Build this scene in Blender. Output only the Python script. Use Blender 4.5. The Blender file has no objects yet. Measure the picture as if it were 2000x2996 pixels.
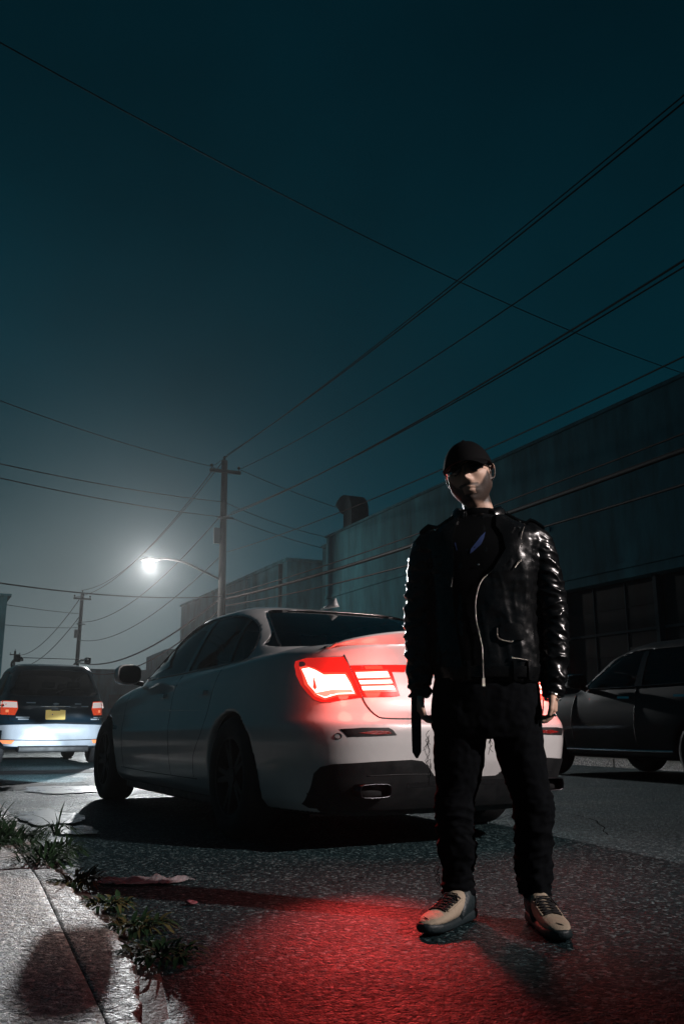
import bpy, bmesh, math, random
from mathutils import Vector, Matrix, noise, geometry
from mathutils.bvhtree import BVHTree
PI = math.pi
R = math.radians
random.seed(7)
S = bpy.context.scene
C = S.collection

# ------------------------------------------------------------------ camera
# world: +Y runs along the street away from the camera, +X to the right across it, metres
HEAD = R(25.0)
PITCH = math.atan((2117 - 1498) / 2600.0)
cam_d = bpy.data.cameras.new('camera')
cam = bpy.data.objects.new('camera', cam_d)
C.objects.link(cam)
cam.location = (0, 0, 0.65)
cam.rotation_euler = (PI / 2 + PITCH, 0, -HEAD)
cam_d.sensor_fit = 'HORIZONTAL'
cam_d.sensor_width = 36.0
cam_d.lens = 36.0 * 2600 / 2000
cam_d.clip_start = 0.05
cam_d.clip_end = 2000
S.camera = cam

# ------------------------------------------------------------------ view, world
S.view_settings.view_transform = 'Standard'
S.view_settings.look = 'None'
S.view_settings.gamma = 1
S.view_settings.exposure = 0
S.view_settings.use_curve_mapping = False
S.render.engine = 'CYCLES'
S.cycles.use_denoising = True
S.cycles.max_bounces = 8
S.cycles.transparent_max_bounces = 12
S.cycles.volume_bounces = 0
S.cycles.volume_step_rate = 4
S.cycles.volume_max_steps = 64
S.cycles.sample_clamp_indirect = 3.0

W = bpy.data.worlds.new('World')
S.world = W
W.use_nodes = True
nt = W.node_tree
bg = nt.nodes['Background']
tc = nt.nodes.new('ShaderNodeTexCoord')
sp = nt.nodes.new('ShaderNodeSeparateXYZ')
nt.links.new(tc.outputs['Generated'], sp.inputs[0])
ab = nt.nodes.new('ShaderNodeMath'); ab.operation = 'ABSOLUTE'
nt.links.new(sp.outputs['Z'], ab.inputs[0])
cr = nt.nodes.new('ShaderNodeValToRGB')
cr.color_ramp.interpolation = 'B_SPLINE'
e = cr.color_ramp.elements
e[0].position = 0.0; e[0].color = (0.0015, 0.026, 0.037, 1)
e[1].position = 1.0; e[1].color = (0.0003, 0.0075, 0.0120, 1)
for p, c in ((0.10, (0.0012, 0.024, 0.034)), (0.22, (0.0009, 0.020, 0.029)), (0.36, (0.0007, 0.015, 0.0225)),
             (0.52, (0.0005, 0.0115, 0.0175)), (0.70, (0.0004, 0.0090, 0.0140))):
    q = e.new(p); q.color = (*c, 1)
nt.links.new(ab.outputs[0], cr.inputs[0])
# the town's glow in the misty air low over the far end of the street
gd = nt.nodes.new('ShaderNodeVectorMath'); gd.operation = 'DOT_PRODUCT'
GA, GE = R(8), R(3)
gd.inputs[1].default_value = (math.sin(GA) * math.cos(GE), math.cos(GA) * math.cos(GE), math.sin(GE))
nt.links.new(tc.outputs['Generated'], gd.inputs[0])
ac = nt.nodes.new('ShaderNodeMath'); ac.operation = 'ARCCOSINE'
nt.links.new(gd.outputs['Value'], ac.inputs[0])
an = nt.nodes.new('ShaderNodeMath'); an.operation = 'DIVIDE'; an.inputs[1].default_value = R(70)
nt.links.new(ac.outputs[0], an.inputs[0])
gr = nt.nodes.new('ShaderNodeValToRGB'); gr.color_ramp.interpolation = 'B_SPLINE'
q = gr.color_ramp.elements
q[0].position = 0.0; q[0].color = (0.165, 0.178, 0.175, 1)
q[1].position = 1.0; q[1].color = (0, 0, 0, 1)
for p, c in ((0.08, (0.098, 0.112, 0.112)), (0.17, (0.015, 0.029, 0.033)), (0.27, (0.0022, 0.0105, 0.0145)),
             (0.42, (0.0006, 0.0050, 0.0070)), (0.60, (0.0002, 0.0022, 0.0034)), (0.80, (0.0001, 0.001, 0.0015))):
    w_ = q.new(p); w_.color = (*c, 1)
nt.links.new(an.outputs[0], gr.inputs[0])
mz = nt.nodes.new('ShaderNodeTexNoise'); mz.inputs['Scale'].default_value = 3.5; mz.inputs['Detail'].default_value = 5
nt.links.new(tc.outputs['Generated'], mz.inputs['Vector'])
mm_ = nt.nodes.new('ShaderNodeMapRange'); mm_.inputs[1].default_value = 0.3; mm_.inputs[2].default_value = 0.7; mm_.inputs[3].default_value = 0.84; mm_.inputs[4].default_value = 1.16
nt.links.new(mz.outputs[0], mm_.inputs[0])
sa = nt.nodes.new('ShaderNodeVectorMath'); sa.operation = 'ADD'
sc_ = nt.nodes.new('ShaderNodeVectorMath'); sc_.operation = 'SCALE'
nt.links.new(cr.outputs[0], sa.inputs[0]); nt.links.new(gr.outputs[0], sa.inputs[1])
nt.links.new(sa.outputs[0], sc_.inputs[0]); nt.links.new(mm_.outputs[0], sc_.inputs['Scale'])
nt.links.new(sc_.outputs[0], bg.inputs['Color'])
bg.inputs['Strength'].default_value = 0.92

STREET_LAMP_W = 16000.0
STREET_GLOW_W = 600.0
KEY_LAMP_W = 6300.0
TAIL_W = 5.0
TAIL_BEAM_W = 200.0
HEADLIGHT_W = 2200.0
HAZE = 0.0004

# ------------------------------------------------------------------ materials
MATS = {}
def mat(name, color=(0.5, 0.5, 0.5), rough=0.5, metal=0.0, spec=0.5, coat=0.0, coat_rough=0.05,
        var=0.0, vscale=5.0, bump=0.0, bscale=40.0, rvar=0.0, emit=None, estr=0.0, sheen=0.0, stretch=None):
    if name in MATS: return MATS[name]
    m = bpy.data.materials.new(name); m.use_nodes = True
    n = m.node_tree; b = n.nodes['Principled BSDF']
    b.inputs['Base Color'].default_value = (*color, 1)
    b.inputs['Roughness'].default_value = rough
    b.inputs['Metallic'].default_value = metal
    b.inputs['Specular IOR Level'].default_value = spec
    b.inputs['Coat Weight'].default_value = coat
    b.inputs['Coat Roughness'].default_value = coat_rough
    b.inputs['Sheen Weight'].default_value = sheen
    if emit:
        b.inputs['Emission Color'].default_value = (*emit, 1)
        b.inputs['Emission Strength'].default_value = estr
    t = n.nodes.new('ShaderNodeTexCoord')
    vec = t.outputs['Object']
    if stretch:
        mp = n.nodes.new('ShaderNodeMapping'); mp.inputs['Scale'].default_value = stretch
        n.links.new(vec, mp.inputs[0]); vec = mp.outputs[0]
    if var > 0 or rvar > 0:
        x = n.nodes.new('ShaderNodeTexNoise'); x.inputs['Scale'].default_value = vscale
        x.inputs['Detail'].default_value = 6; x.inputs['Roughness'].default_value = 0.65
        n.links.new(vec, x.inputs['Vector'])
        if var > 0:
            mx = n.nodes.new('ShaderNodeMix'); mx.data_type = 'RGBA'
            mx.inputs[6].default_value = tuple(max(0, c * (1 - var)) for c in color) + (1,)
            mx.inputs[7].default_value = tuple(min(1, c * (1 + var)) for c in color) + (1,)
            mr = n.nodes.new('ShaderNodeMapRange'); mr.inputs[1].default_value = 0.3; mr.inputs[2].default_value = 0.7
            n.links.new(x.outputs[0], mr.inputs[0]); n.links.new(mr.outputs[0], mx.inputs[0])
            n.links.new(mx.outputs[2], b.inputs['Base Color'])
        if rvar > 0:
            mr = n.nodes.new('ShaderNodeMapRange'); mr.inputs[1].default_value = 0.3; mr.inputs[2].default_value = 0.7
            mr.inputs[3].default_value = max(0.02, rough - rvar); mr.inputs[4].default_value = min(1, rough + rvar)
            n.links.new(x.outputs[0], mr.inputs[0]); n.links.new(mr.outputs[0], b.inputs['Roughness'])
    if bump > 0:
        y = n.nodes.new('ShaderNodeTexNoise'); y.inputs['Scale'].default_value = bscale
        y.inputs['Detail'].default_value = 5
        n.links.new(vec, y.inputs['Vector'])
        bp = n.nodes.new('ShaderNodeBump'); bp.inputs['Strength'].default_value = bump
        bp.inputs['Distance'].default_value = 0.01
        n.links.new(y.outputs[0], bp.inputs['Height']); n.links.new(bp.outputs[0], b.inputs['Normal'])
    MATS[name] = m
    return m

def stone_mat(name, lo, hi, rough_lo, rough_hi, scale=110.0, bump=0.6, dist=0.004, patch=0.5, spark=0.0, patch_lo=0.3, spec=0.5, tint=None, fleck=0.0, fcol=(.3, .3, .3)):
    """coarse aggregate: voronoi stones with noise patches of wet and dry"""
    m = bpy.data.materials.new(name); m.use_nodes = True
    n = m.node_tree; b = n.nodes['Principled BSDF']; L = n.links.new
    b.inputs['Specular IOR Level'].default_value = spec
    if tint: b.inputs['Specular Tint'].default_value = (*tint, 1)
    t = n.nodes.new('ShaderNodeTexCoord'); vec = t.outputs['Object']
    wz = n.nodes.new('ShaderNodeTexNoise'); wz.inputs['Scale'].default_value = 60; L(vec, wz.inputs['Vector'])
    ad = n.nodes.new('ShaderNodeMix'); ad.data_type = 'RGBA'; ad.blend_type = 'LINEAR_LIGHT'; ad.inputs[0].default_value = 0.012
    L(vec, ad.inputs[6]); L(wz.outputs['Color'], ad.inputs[7])
    v = n.nodes.new('ShaderNodeTexVoronoi'); v.inputs['Scale'].default_value = scale; L(ad.outputs[2], v.inputs['Vector'])
    v2 = n.nodes.new('ShaderNodeTexVoronoi'); v2.inputs['Scale'].default_value = scale * 0.42; L(ad.outputs[2], v2.inputs['Vector'])
    nz = n.nodes.new('ShaderNodeTexNoise'); nz.inputs['Scale'].default_value = 1.4; nz.inputs['Detail'].default_value = 8
    nz.inputs['Roughness'].default_value = 0.6; L(vec, nz.inputs['Vector'])
    f = n.nodes.new('ShaderNodeTexNoise'); f.inputs['Scale'].default_value = scale * 2.2; f.inputs['Detail'].default_value = 4; L(vec, f.inputs['Vector'])
    sx = n.nodes.new('ShaderNodeSeparateColor'); L(v.outputs['Color'], sx.inputs[0])
    pm = n.nodes.new('ShaderNodeMapRange'); pm.inputs[1].default_value = patch_lo; pm.inputs[2].default_value = patch_lo + 0.4; L(nz.outputs[0], pm.inputs[0])
    mixv = n.nodes.new('ShaderNodeMath'); mixv.operation = 'MULTIPLY_ADD'; mixv.inputs[1].default_value = 0.6
    L(sx.outputs[0], mixv.inputs[0])
    h = n.nodes.new('ShaderNodeMath'); h.operation = 'MULTIPLY'; h.inputs[1].default_value = 0.4; L(f.outputs[0], h.inputs[0]); L(h.outputs[0], mixv.inputs[2])
    cm = n.nodes.new('ShaderNodeMix'); cm.data_type = 'RGBA'; cm.inputs[6].default_value = (*lo, 1); cm.inputs[7].default_value = (*hi, 1)
    L(mixv.outputs[0], cm.inputs[0])
    dm = n.nodes.new('ShaderNodeMix'); dm.data_type = 'RGBA'; dm.blend_type = 'MULTIPLY'; dm.inputs[0].default_value = patch
    L(cm.outputs[2], dm.inputs[6])
    gr = n.nodes.new('ShaderNodeCombineColor'); [L(pm.outputs[0], gr.inputs[i]) for i in range(3)]
    L(gr.outputs[0], dm.inputs[7])
    fk = n.nodes.new('ShaderNodeMapRange'); fk.inputs[1].default_value = 0.80; fk.inputs[2].default_value = 0.97; fk.inputs[4].default_value = fleck
    L(sx.outputs[2], fk.inputs[0])
    fm = n.nodes.new('ShaderNodeMix'); fm.data_type = 'RGBA'; fm.inputs[7].default_value = (*fcol, 1)
    L(fk.outputs[0], fm.inputs[0]); L(dm.outputs[2], fm.inputs[6])
    pv = n.nodes.new('ShaderNodeTexNoise'); pv.inputs['Scale'].default_value = scale * .55; pv.inputs['Detail'].default_value = 3; L(vec, pv.inputs['Vector'])
    pr = n.nodes.new('ShaderNodeMapRange'); pr.inputs[1].default_value = 0.36; pr.inputs[2].default_value = 0.52; pr.inputs[3].default_value = 0.22; L(pv.outputs[0], pr.inputs[0])
    pc = n.nodes.new('ShaderNodeCombineColor'); [L(pr.outputs[0], pc.inputs[i]) for i in range(3)]
    pm2 = n.nodes.new('ShaderNodeMix'); pm2.data_type = 'RGBA'; pm2.blend_type = 'MULTIPLY'; pm2.inputs[0].default_value = 1.0
    L(fm.outputs[2], pm2.inputs[6]); L(pc.outputs[0], pm2.inputs[7]); L(pm2.outputs[2], b.inputs['Base Color'])
    rm = n.nodes.new('ShaderNodeMapRange'); rm.inputs[3].default_value = rough_lo; rm.inputs[4].default_value = rough_hi
    rs = n.nodes.new('ShaderNodeMath'); rs.operation = 'MULTIPLY_ADD'; rs.inputs[1].default_value = 0.5
    rb = n.nodes.new('ShaderNodeMath'); rb.operation = 'MULTIPLY'; rb.inputs[1].default_value = 0.5
    L(sx.outputs[1], rb.inputs[0]); L(pm.outputs[0], rs.inputs[0]); L(rb.outputs[0], rs.inputs[2])
    L(rs.outputs[0], rm.inputs[0]); L(rm.outputs[0], b.inputs['Roughness'])
    hs = n.nodes.new('ShaderNodeMath'); hs.operation = 'MULTIPLY_ADD'; hs.inputs[1].default_value = -0.8; hs.use_clamp = False
    L(v.outputs['Distance'], hs.inputs[0])
    h2 = n.nodes.new('ShaderNodeMath'); h2.operation = 'MULTIPLY_ADD'; h2.inputs[1].default_value = -1.0
    L(v2.outputs['Distance'], h2.inputs[0]); L(f.outputs[0], h2.inputs[2]); L(h2.outputs[0], hs.inputs[2])
    bp = n.nodes.new('ShaderNodeBump'); bp.inputs['Strength'].default_value = bump; bp.inputs['Distance'].default_value = dist
    L(hs.outputs[0], bp.inputs['Height']); L(bp.outputs[0], b.inputs['Normal'])
    MATS[name] = m
    return m

def glass_mat(name, tint, rough=0.03, refl=1.0):
    m = bpy.data.materials.new(name); m.use_nodes = True
    n = m.node_tree; n.nodes.clear(); L = n.links.new
    o = n.nodes.new('ShaderNodeOutputMaterial')
    g = n.nodes.new('ShaderNodeBsdfGlossy'); g.inputs['Roughness'].default_value = rough
    g.inputs['Color'].default_value = (refl, refl, refl, 1)
    t = n.nodes.new('ShaderNodeBsdfTransparent'); t.inputs['Color'].default_value = (*tint, 1)
    f = n.nodes.new('ShaderNodeFresnel'); f.inputs['IOR'].default_value = 1.5
    x = n.nodes.new('ShaderNodeMixShader')
    L(f.outputs[0], x.inputs[0]); L(t.outputs[0], x.inputs[1]); L(g.outputs[0], x.inputs[2]); L(x.outputs[0], o.inputs['Surface'])
    MATS[name] = m
    return m

WHITE = mat('white_car_paint', (0.58, 0.57, 0.565), 0.36, coat=1.0, coat_rough=0.06, var=0.08, vscale=3, rvar=0.05)
BLACKP = mat('black_car_paint', (0.002, 0.003, 0.004), 0.5, coat=0.25, coat_rough=0.08, spec=0.2, rvar=0.08, vscale=4)
BLUEP = mat('dark_blue_car_paint', (0.004, 0.020, 0.035), 0.35, coat=1.0, coat_rough=0.08, rvar=0.08, vscale=5)
LOWERP = mat('silver_bumper_paint', (0.55, 0.60, 0.66), 0.45, coat=0.4, coat_rough=0.2, var=0.08, vscale=6)
TRIM = mat('black_trim', (0.008, 0.009, 0.010), 0.55, rvar=0.15, vscale=12, bump=0.08, bscale=200)
GLOSSTRIM = mat('gloss_black_trim', (0.012, 0.012, 0.013), 0.18, coat=0.5)
CABIN = mat('cabin_fabric', (0.012, 0.011, 0.012), 0.9, bump=0.2, bscale=150)
RUBBER = mat('tyre_rubber', (0.010, 0.010, 0.011), 0.8, bump=0.3, bscale=90, rvar=0.1)
ALLOY = mat('alloy_rim', (0.010, 0.010, 0.011), 0.6, metal=0.0, rvar=0.1)
CHROME = mat('chrome', (0.62, 0.63, 0.65), 0.12, metal=1.0, rvar=0.05)
GLASS_L = glass_mat('tinted_glass', (0.62, 0.62, 0.60))
GLASS_D = glass_mat('dark_tinted_glass', (0.28, 0.27, 0.27))
GLASS_S = glass_mat('privacy_glass', (0.38, 0.42, 0.42), refl=0.8)
RED_DARK = mat('tail_lamp_red_lens', (0.35, 0.01, 0.008), 0.15, coat=1.0, emit=(1.0, 0.03, 0.02), estr=0.55)
RED_RIM = mat('tail_lamp_glowing_rim', (0.5, 0.01, 0.008), 0.2, emit=(1.0, 0.075, 0.04), estr=1.1)
RED_HOT = mat('tail_lamp_lit_bars', (0.8, 0.2, 0.15), 0.3, emit=(1.0, 0.50, 0.40), estr=4.5)
RED_WARM = mat('tail_lamp_lit_body', (0.8, 0.1, 0.08), 0.3, emit=(1.0, 0.24, 0.17), estr=1.6)
RED_OFF = mat('reflector_red', (0.22, 0.008, 0.006), 0.2, coat=1.0, bump=0.4, bscale=300, var=0.4, vscale=60)
SUV_RED = mat('suv_lamp_red', (0.5, 0.03, 0.015), 0.2, coat=1.0, emit=(1.0, 0.10, 0.03), estr=0.55, var=0.4, vscale=30)
SUV_CLEAR = mat('suv_lamp_clear', (0.75, 0.68, 0.66), 0.25, coat=1.0, emit=(1.0, 0.85, 0.8), estr=0.55)
BADGE = mat('bright_badge', (0.75, 0.8, 0.85), 0.3, metal=0.3, emit=(.6, .75, .85), estr=0.0)
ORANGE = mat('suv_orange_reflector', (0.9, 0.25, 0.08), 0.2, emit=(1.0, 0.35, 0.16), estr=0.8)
PLATE = mat('yellow_plate', (0.78, 0.58, 0.16), 0.45, emit=(1.0, 0.75, 0.25), estr=0.25)
INK = mat('plate_ink', (0.05, 0.06, 0.12), 0.6)
ASPHALT = stone_mat('wet_asphalt', (0.002, 0.005, 0.006), (0.022, 0.050, 0.058), 0.36, 0.80, scale=85, bump=1.0, dist=0.012, patch=0.45, patch_lo=0.25, spec=0.30, tint=(.45, .90, 1.0), fleck=.8, fcol=(.20, .30, .31))
CONCRETE = stone_mat('sidewalk_concrete', (0.05, 0.04, 0.036), (0.50, 0.40, 0.35), 0.28, 0.70, scale=80, bump=1.0, dist=0.010, fleck=.9, fcol=(.8, .7, .62), patch=0.25, patch_lo=0.15, spec=0.85)
KERBM = stone_mat('kerb_reddish_stone', (0.012, 0.010, 0.009), (0.09, 0.055, 0.045), 0.5, 0.9, scale=120, bump=0.8, dist=0.004, patch=0.4)
WATER = mat('puddle_water', (0.006, 0.008, 0.009), 0.30, spec=0.8, bump=0.3, bscale=22, rvar=0.06)
WALLM = mat('warehouse_render', (0.045, 0.21, 0.26), 0.85, var=0.6, vscale=1.1, bump=0.3, bscale=30, stretch=(1, 1, 0.25))
WALLM2 = mat('far_warehouse_wall', (0.035, 0.16, 0.20), 0.85, var=0.5, vscale=1.5, bump=0.2, bscale=20, stretch=(1, 1, 0.3))
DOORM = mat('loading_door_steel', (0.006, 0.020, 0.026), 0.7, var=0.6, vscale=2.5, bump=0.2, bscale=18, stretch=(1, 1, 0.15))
RIBM = mat('door_frame_steel', (0.02, 0.06, 0.075), 0.7, var=0.3, vscale=8)
DUCTM = mat('galvanised_duct', (0.02, 0.05, 0.06), 0.7, metal=0.0, var=0.2, vscale=6)
WOOD = mat('pole_wood', (0.035, 0.04, 0.04), 0.85, var=0.4, vscale=10, bump=0.5, bscale=40, stretch=(6, 6, 0.5))
STEEL = mat('galvanised_steel', (0.25, 0.26, 0.27), 0.45, metal=0.7)
CABLE = mat('cable_black', (0.006, 0.007, 0.008), 0.7)
LEATHER = mat('black_leather', (0.004, 0.0045, 0.005), 0.25, spec=0.42, rvar=0.07, vscale=25, bump=0.05, bscale=120)
COTTON = mat('black_cotton', (0.0025, 0.003, 0.0035), 0.95, spec=0.04, bump=0.2, bscale=400)
DENIM = mat('black_denim', (0.0032, 0.004, 0.005), 0.9, spec=0.04, var=0.3, vscale=30, bump=0.25, bscale=500)
CAPM = mat('black_cap_cloth', (0.002, 0.002, 0.0025), 0.8, spec=0.08, bump=0.2, bscale=500)
LENS = mat('sunglass_lens', (0.004, 0.004, 0.005), 0.08, coat=1.0)
METAL = mat('zip_metal', (0.55, 0.50, 0.45), 0.28, metal=1.0, bump=0.8, bscale=500)
SILVER = mat('silver_jewellery', (0.80, 0.78, 0.75), 0.12, metal=1.0)
SHOE = mat('tan_knit', (0.42, 0.34, 0.25), 0.8, var=0.1, vscale=60, bump=0.4, bscale=350)
SOLE = mat('dark_teal_sole', (0.012, 0.022, 0.026), 0.5, bump=0.3, bscale=80)
LACE = mat('black_lace', (0.008, 0.008, 0.009), 0.9)
BLUEPRINT = mat('blue_print', (0.008, 0.03, 0.12), 0.8)
LEAF = mat('weed_leaf', (0.012, 0.034, 0.012), 0.75, spec=0.2, var=0.5, vscale=14)
LEAFY = mat('weed_leaf_dry', (0.07, 0.065, 0.022), 0.75, spec=0.2, var=0.4, vscale=14)
PAPER = mat('crumpled_plastic', (0.22, 0.20, 0.21), 0.4, var=0.25, vscale=25, bump=0.6, bscale=60)
TREE_D = mat('far_tree_leaf', (0.03, 0.06, 0.035), 0.6, var=0.5, vscale=2)
LAMPGLOW = mat('street_lamp_lens', (1, 1, 1), 0.3, emit=(1.0, 0.90, 0.80), estr=60)
HEADGLOW = mat('headlight_lens', (1, 1, 1), 0.3, emit=(0.8, 0.92, 1.0), estr=12)

# ------------------------------------------------------------------ object helpers
def link(name, me, m=None, parent=None):
    o = bpy.data.objects.new(name, me); C.objects.link(o)
    if m:
        me.materials.clear()
        for k in (m if isinstance(m, (list, tuple)) else [m]): me.materials.append(k)
    if parent: o.parent = parent
    return o
def obj(name, bm, m, parent=None, smooth=True, normals=True):
    if normals: bmesh.ops.recalc_face_normals(bm, faces=bm.faces)
    me = bpy.data.meshes.new(name); bm.to_mesh(me); bm.free()
    if smooth:
        me.polygons.foreach_set('use_smooth', [True] * len(me.polygons))
    return link(name, me, m, parent)
def tag(o, label=None, cat=None, group=None, kind=None):
    if label: o['label'] = label
    if cat: o['category'] = cat
    if group: o['group'] = group
    if kind: o['kind'] = kind
    return o
def thing(name, label, cat, loc=(0, 0, 0), rz=0, group=None):
    o = bpy.data.objects.new(name, None); C.objects.link(o)
    o.location = loc; o.rotation_euler = (0, 0, rz); o.empty_display_size = 0.2
    return tag(o, label, cat, group)
def copy_tree(o, parent=None):
    c = o.copy(); C.objects.link(c)
    if parent is not None: c.parent = parent
    for ch in [x for x in bpy.data.objects if x.parent is o]: copy_tree(ch, c)
    return c
def interp(x, xs, ys):
    if x <= xs[0]: return ys[0]
    for i in range(1, len(xs)):
        if x <= xs[i]:
            t = (x - xs[i - 1]) / (xs[i] - xs[i - 1]); return ys[i - 1] + t * (ys[i] - ys[i - 1])
    return ys[-1]
def sm(a, b, x):
    t = max(0, min(1, (x - a) / (b - a))); return t * t * (3 - 2 * t)
def box(bm, x0, x1, y0, y1, z0, z1, bev=0.0):
    vs = [bm.verts.new(p) for p in ((x0, y0, z0), (x1, y0, z0), (x1, y1, z0), (x0, y1, z0), (x0, y0, z1), (x1, y0, z1), (x1, y1, z1), (x0, y1, z1))]
    fs = [bm.faces.new([vs[i] for i in q]) for q in ((0, 3, 2, 1), (4, 5, 6, 7), (0, 1, 5, 4), (1, 2, 6, 5), (2, 3, 7, 6), (3, 0, 4, 7))]
    if bev > 0:
        es = list({ed for f in fs for ed in f.edges})
        bmesh.ops.bevel(bm, geom=es, offset=bev, segments=2, affect='EDGES', profile=0.5)
    return bm
def boxo(name, x0, x1, y0, y1, z0, z1, m, parent=None, bev=0.0):
    bm = bmesh.new(); box(bm, x0, x1, y0, y1, z0, z1, bev); return obj(name, bm, m, parent, smooth=False)
def rings(bm, rs, cap=True):
    vr = [[bm.verts.new(p) for p in r] for r in rs]
    n = len(rs[0])
    for a, b in zip(vr, vr[1:]):
        for i in range(n):
            bm.faces.new((a[i], a[(i + 1) % n], b[(i + 1) % n], b[i]))
    if cap:
        bm.faces.new(vr[0][::-1]); bm.faces.new(vr[-1])
    return vr
def tube(bm, pts, rad, n=8, flat=1.0, cap=True):
    """tapered tube along points; rad a number or list"""
    pts = [Vector(p) for p in pts]
    if not isinstance(rad, (list, tuple)): rad = [rad] * len(pts)
    up = Vector((0, 0, 1)); rs = []
    prev = None
    for i, p in enumerate(pts):
        d = (pts[min(i + 1, len(pts) - 1)] - pts[max(i - 1, 0)]).normalized()
        if prev is None:
            a = d.cross(up)
            if a.length < 0.05: a = d.cross(Vector((0, 1, 0)))
            a.normalize()
        else:
            a = (prev - d * prev.dot(d)).normalized()
        prev = a; b = d.cross(a)
        rs.append([p + (a * math.cos(t) + b * math.sin(t) * flat) * rad[i] for t in [2 * PI * k / n for k in range(n)]])
    rings(bm, rs, cap)
def tubeo(name, pts, rad, m, parent=None, n=8, flat=1.0):
    bm = bmesh.new(); tube(bm, pts, rad, n, flat); return obj(name, bm, m, parent)
def spline(pts, k=6, closed=False):
    """Catmull-Rom"""
    P = [Vector(p) for p in pts]; out = []; n = len(P)
    rng = range(n if closed else n - 1)
    for i in rng:
        g = (lambda j: P[j % n]) if closed else (lambda j: P[max(0, min(n - 1, j))])
        a, b, c, d = g(i - 1), g(i), g(i + 1), g(i + 2)
        for s in range(k):
            t = s / k
            out.append(0.5 * ((2 * b) + (c - a) * t + (2 * a - 5 * b + 4 * c - d) * t * t + (3 * b - a - 3 * c + d) * t ** 3))
    if not closed: out.append(P[-1])
    return out
def apply_mods(o):
    dg = bpy.context.evaluated_depsgraph_get(); dg.update()
    me = bpy.data.meshes.new_from_object(o.evaluated_get(dg), depsgraph=dg)
    o.modifiers.clear(); old = o.data; o.data = me
    return o
def inside(pt, poly):
    x, y = pt; c = False; n = len(poly); j = n - 1
    for i in range(n):
        xi, yi = poly[i][0], poly[i][1]; xj, yj = poly[j][0], poly[j][1]
        if (yi > y) != (yj > y) and x < (xj - xi) * (y - yi) / (yj - yi) + xi: c = not c
        j = i
    return c
AX = {'L': (lambda u, v: Vector((u, 3, v)), Vector((0, -1, 0))), 'Rt': (lambda u, v: Vector((u, -3, v)), Vector((0, 1, 0))),
      'B': (lambda u, v: Vector((-4, u, v)), Vector((1, 0, 0))), 'F': (lambda u, v: Vector((8, u, v)), Vector((-1, 0, 0))),
      'T': (lambda u, v: Vector((u, v, 4)), Vector((0, 0, -1))),
      'M': (lambda u, v: Vector((u, -2, v)), Vector((0, 1, 0)))}   # M: from a person's front
def panel(name, poly, ax, bvh, m, parent, off=0.003, grid=0.04, rim=0.012, smooth_k=0, uvz=None):
    """a raised panel that follows the surface found behind its outline"""
    poly = [Vector((p[0], p[1])) for p in poly]
    if smooth_k: poly = [Vector((p[0], p[1])) for p in spline([(p[0], p[1], 0) for p in poly], smooth_k, True)]
    dense = []
    for a, b in zip(poly, poly[1:] + poly[:1]):
        k = max(1, int((b - a).length / grid))
        dense += [a.lerp(b, i / k) for i in range(k)]
    n = len(dense)
    x0, x1 = min(p.x for p in dense), max(p.x for p in dense); y0, y1 = min(p.y for p in dense), max(p.y for p in dense)
    pts = list(dense)
    gx = x0 + grid / 2
    while gx < x1:
        gy = y0 + grid / 2
        while gy < y1:
            if inside((gx, gy), dense) and min((Vector((gx, gy)) - d).length for d in dense) > grid * 0.35: pts.append(Vector((gx, gy)))
            gy += grid
        gx += grid
    vs, es, fs, *_ = geometry.delaunay_2d_cdt(pts, [(i, (i + 1) % n) for i in range(n)], [list(range(n))], 1, 1e-6)
    org, d = AX[ax]
    bm = bmesh.new(); vv = []; last = None
    hits = []
    for v in vs:
        h = bvh.ray_cast(org(v.x, v.y), d)
        hits.append(h[0])
    good = [i for i, h in enumerate(hits) if h is not None]
    if not good: bm.free(); print('panel missed', name); return None
    for i, v in enumerate(vs):
        h = hits[i]
        if h is None:
            j = min(good, key=lambda g: (vs[g] - v).length)
            base = org(v.x, v.y); h = base + d * (hits[j] - org(vs[j].x, vs[j].y)).dot(d)
        vv.append(bm.verts.new(h - d * off))
    for f in fs:
        try: bm.faces.new([vv[i] for i in f])
        except ValueError: pass
    bd = [ed for ed in bm.edges if ed.is_boundary]
    r = bmesh.ops.extrude_edge_only(bm, edges=bd)
    for g in r['geom']:
        if isinstance(g, bmesh.types.BMVert): g.co += d * rim
    o = obj(name, bm, m, parent)
    for p in o.data.polygons: p.use_smooth = True
    es = o.modifiers  # keep crisp rim
    try:
        o.data.set_sharp_from_angle(angle=R(40))
    except Exception: pass
    return o
def ribbon(name, line, ax, bvh, w, m, parent, off=0.002, k=6, rad=None):
    """thin strip following the surface (gaps, chrome, seams)"""
    L2 = [(p[0], p[1], 0) for p in line]
    P2 = spline(L2, k)
    out = []
    for i in range(len(P2) - 1):
        q = max(1, int((P2[i + 1] - P2[i]).length / 0.03))
        out += [P2[i].lerp(P2[i + 1], j / q) for j in range(q)]
    out.append(P2[-1])
    org, d = AX[ax]; p3 = []
    for p in out:
        h = bvh.ray_cast(org(p.x, p.y), d)[0]
        if h is not None: p3.append(h - d * off)
    if len(p3) < 2: return None
    return tubeo(name, p3, w / 2, m, parent, n=6)
def bvh_of(o):
    return BVHTree.FromPolygons([v.co.copy() for v in o.data.vertices], [tuple(p.vertices) for p in o.data.polygons])
def lamp(name, kind, loc, power, color, parent=None, radius=0.05, rot=None, **kw):
    d = bpy.data.lights.new(name, kind); d.energy = power; d.color = color
    if kind in ('POINT', 'SPOT'): d.shadow_soft_size = radius
    for k, v in kw.items(): setattr(d, k, v)
    o = bpy.data.objects.new(name, d); C.objects.link(o); o.location = loc
    if rot: o.rotation_euler = rot
    if parent: o.parent = parent
    return o
def aim(frm, to):
    return (Vector(to) - Vector(frm)).to_track_quat('-Z', 'Y').to_euler()

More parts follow.
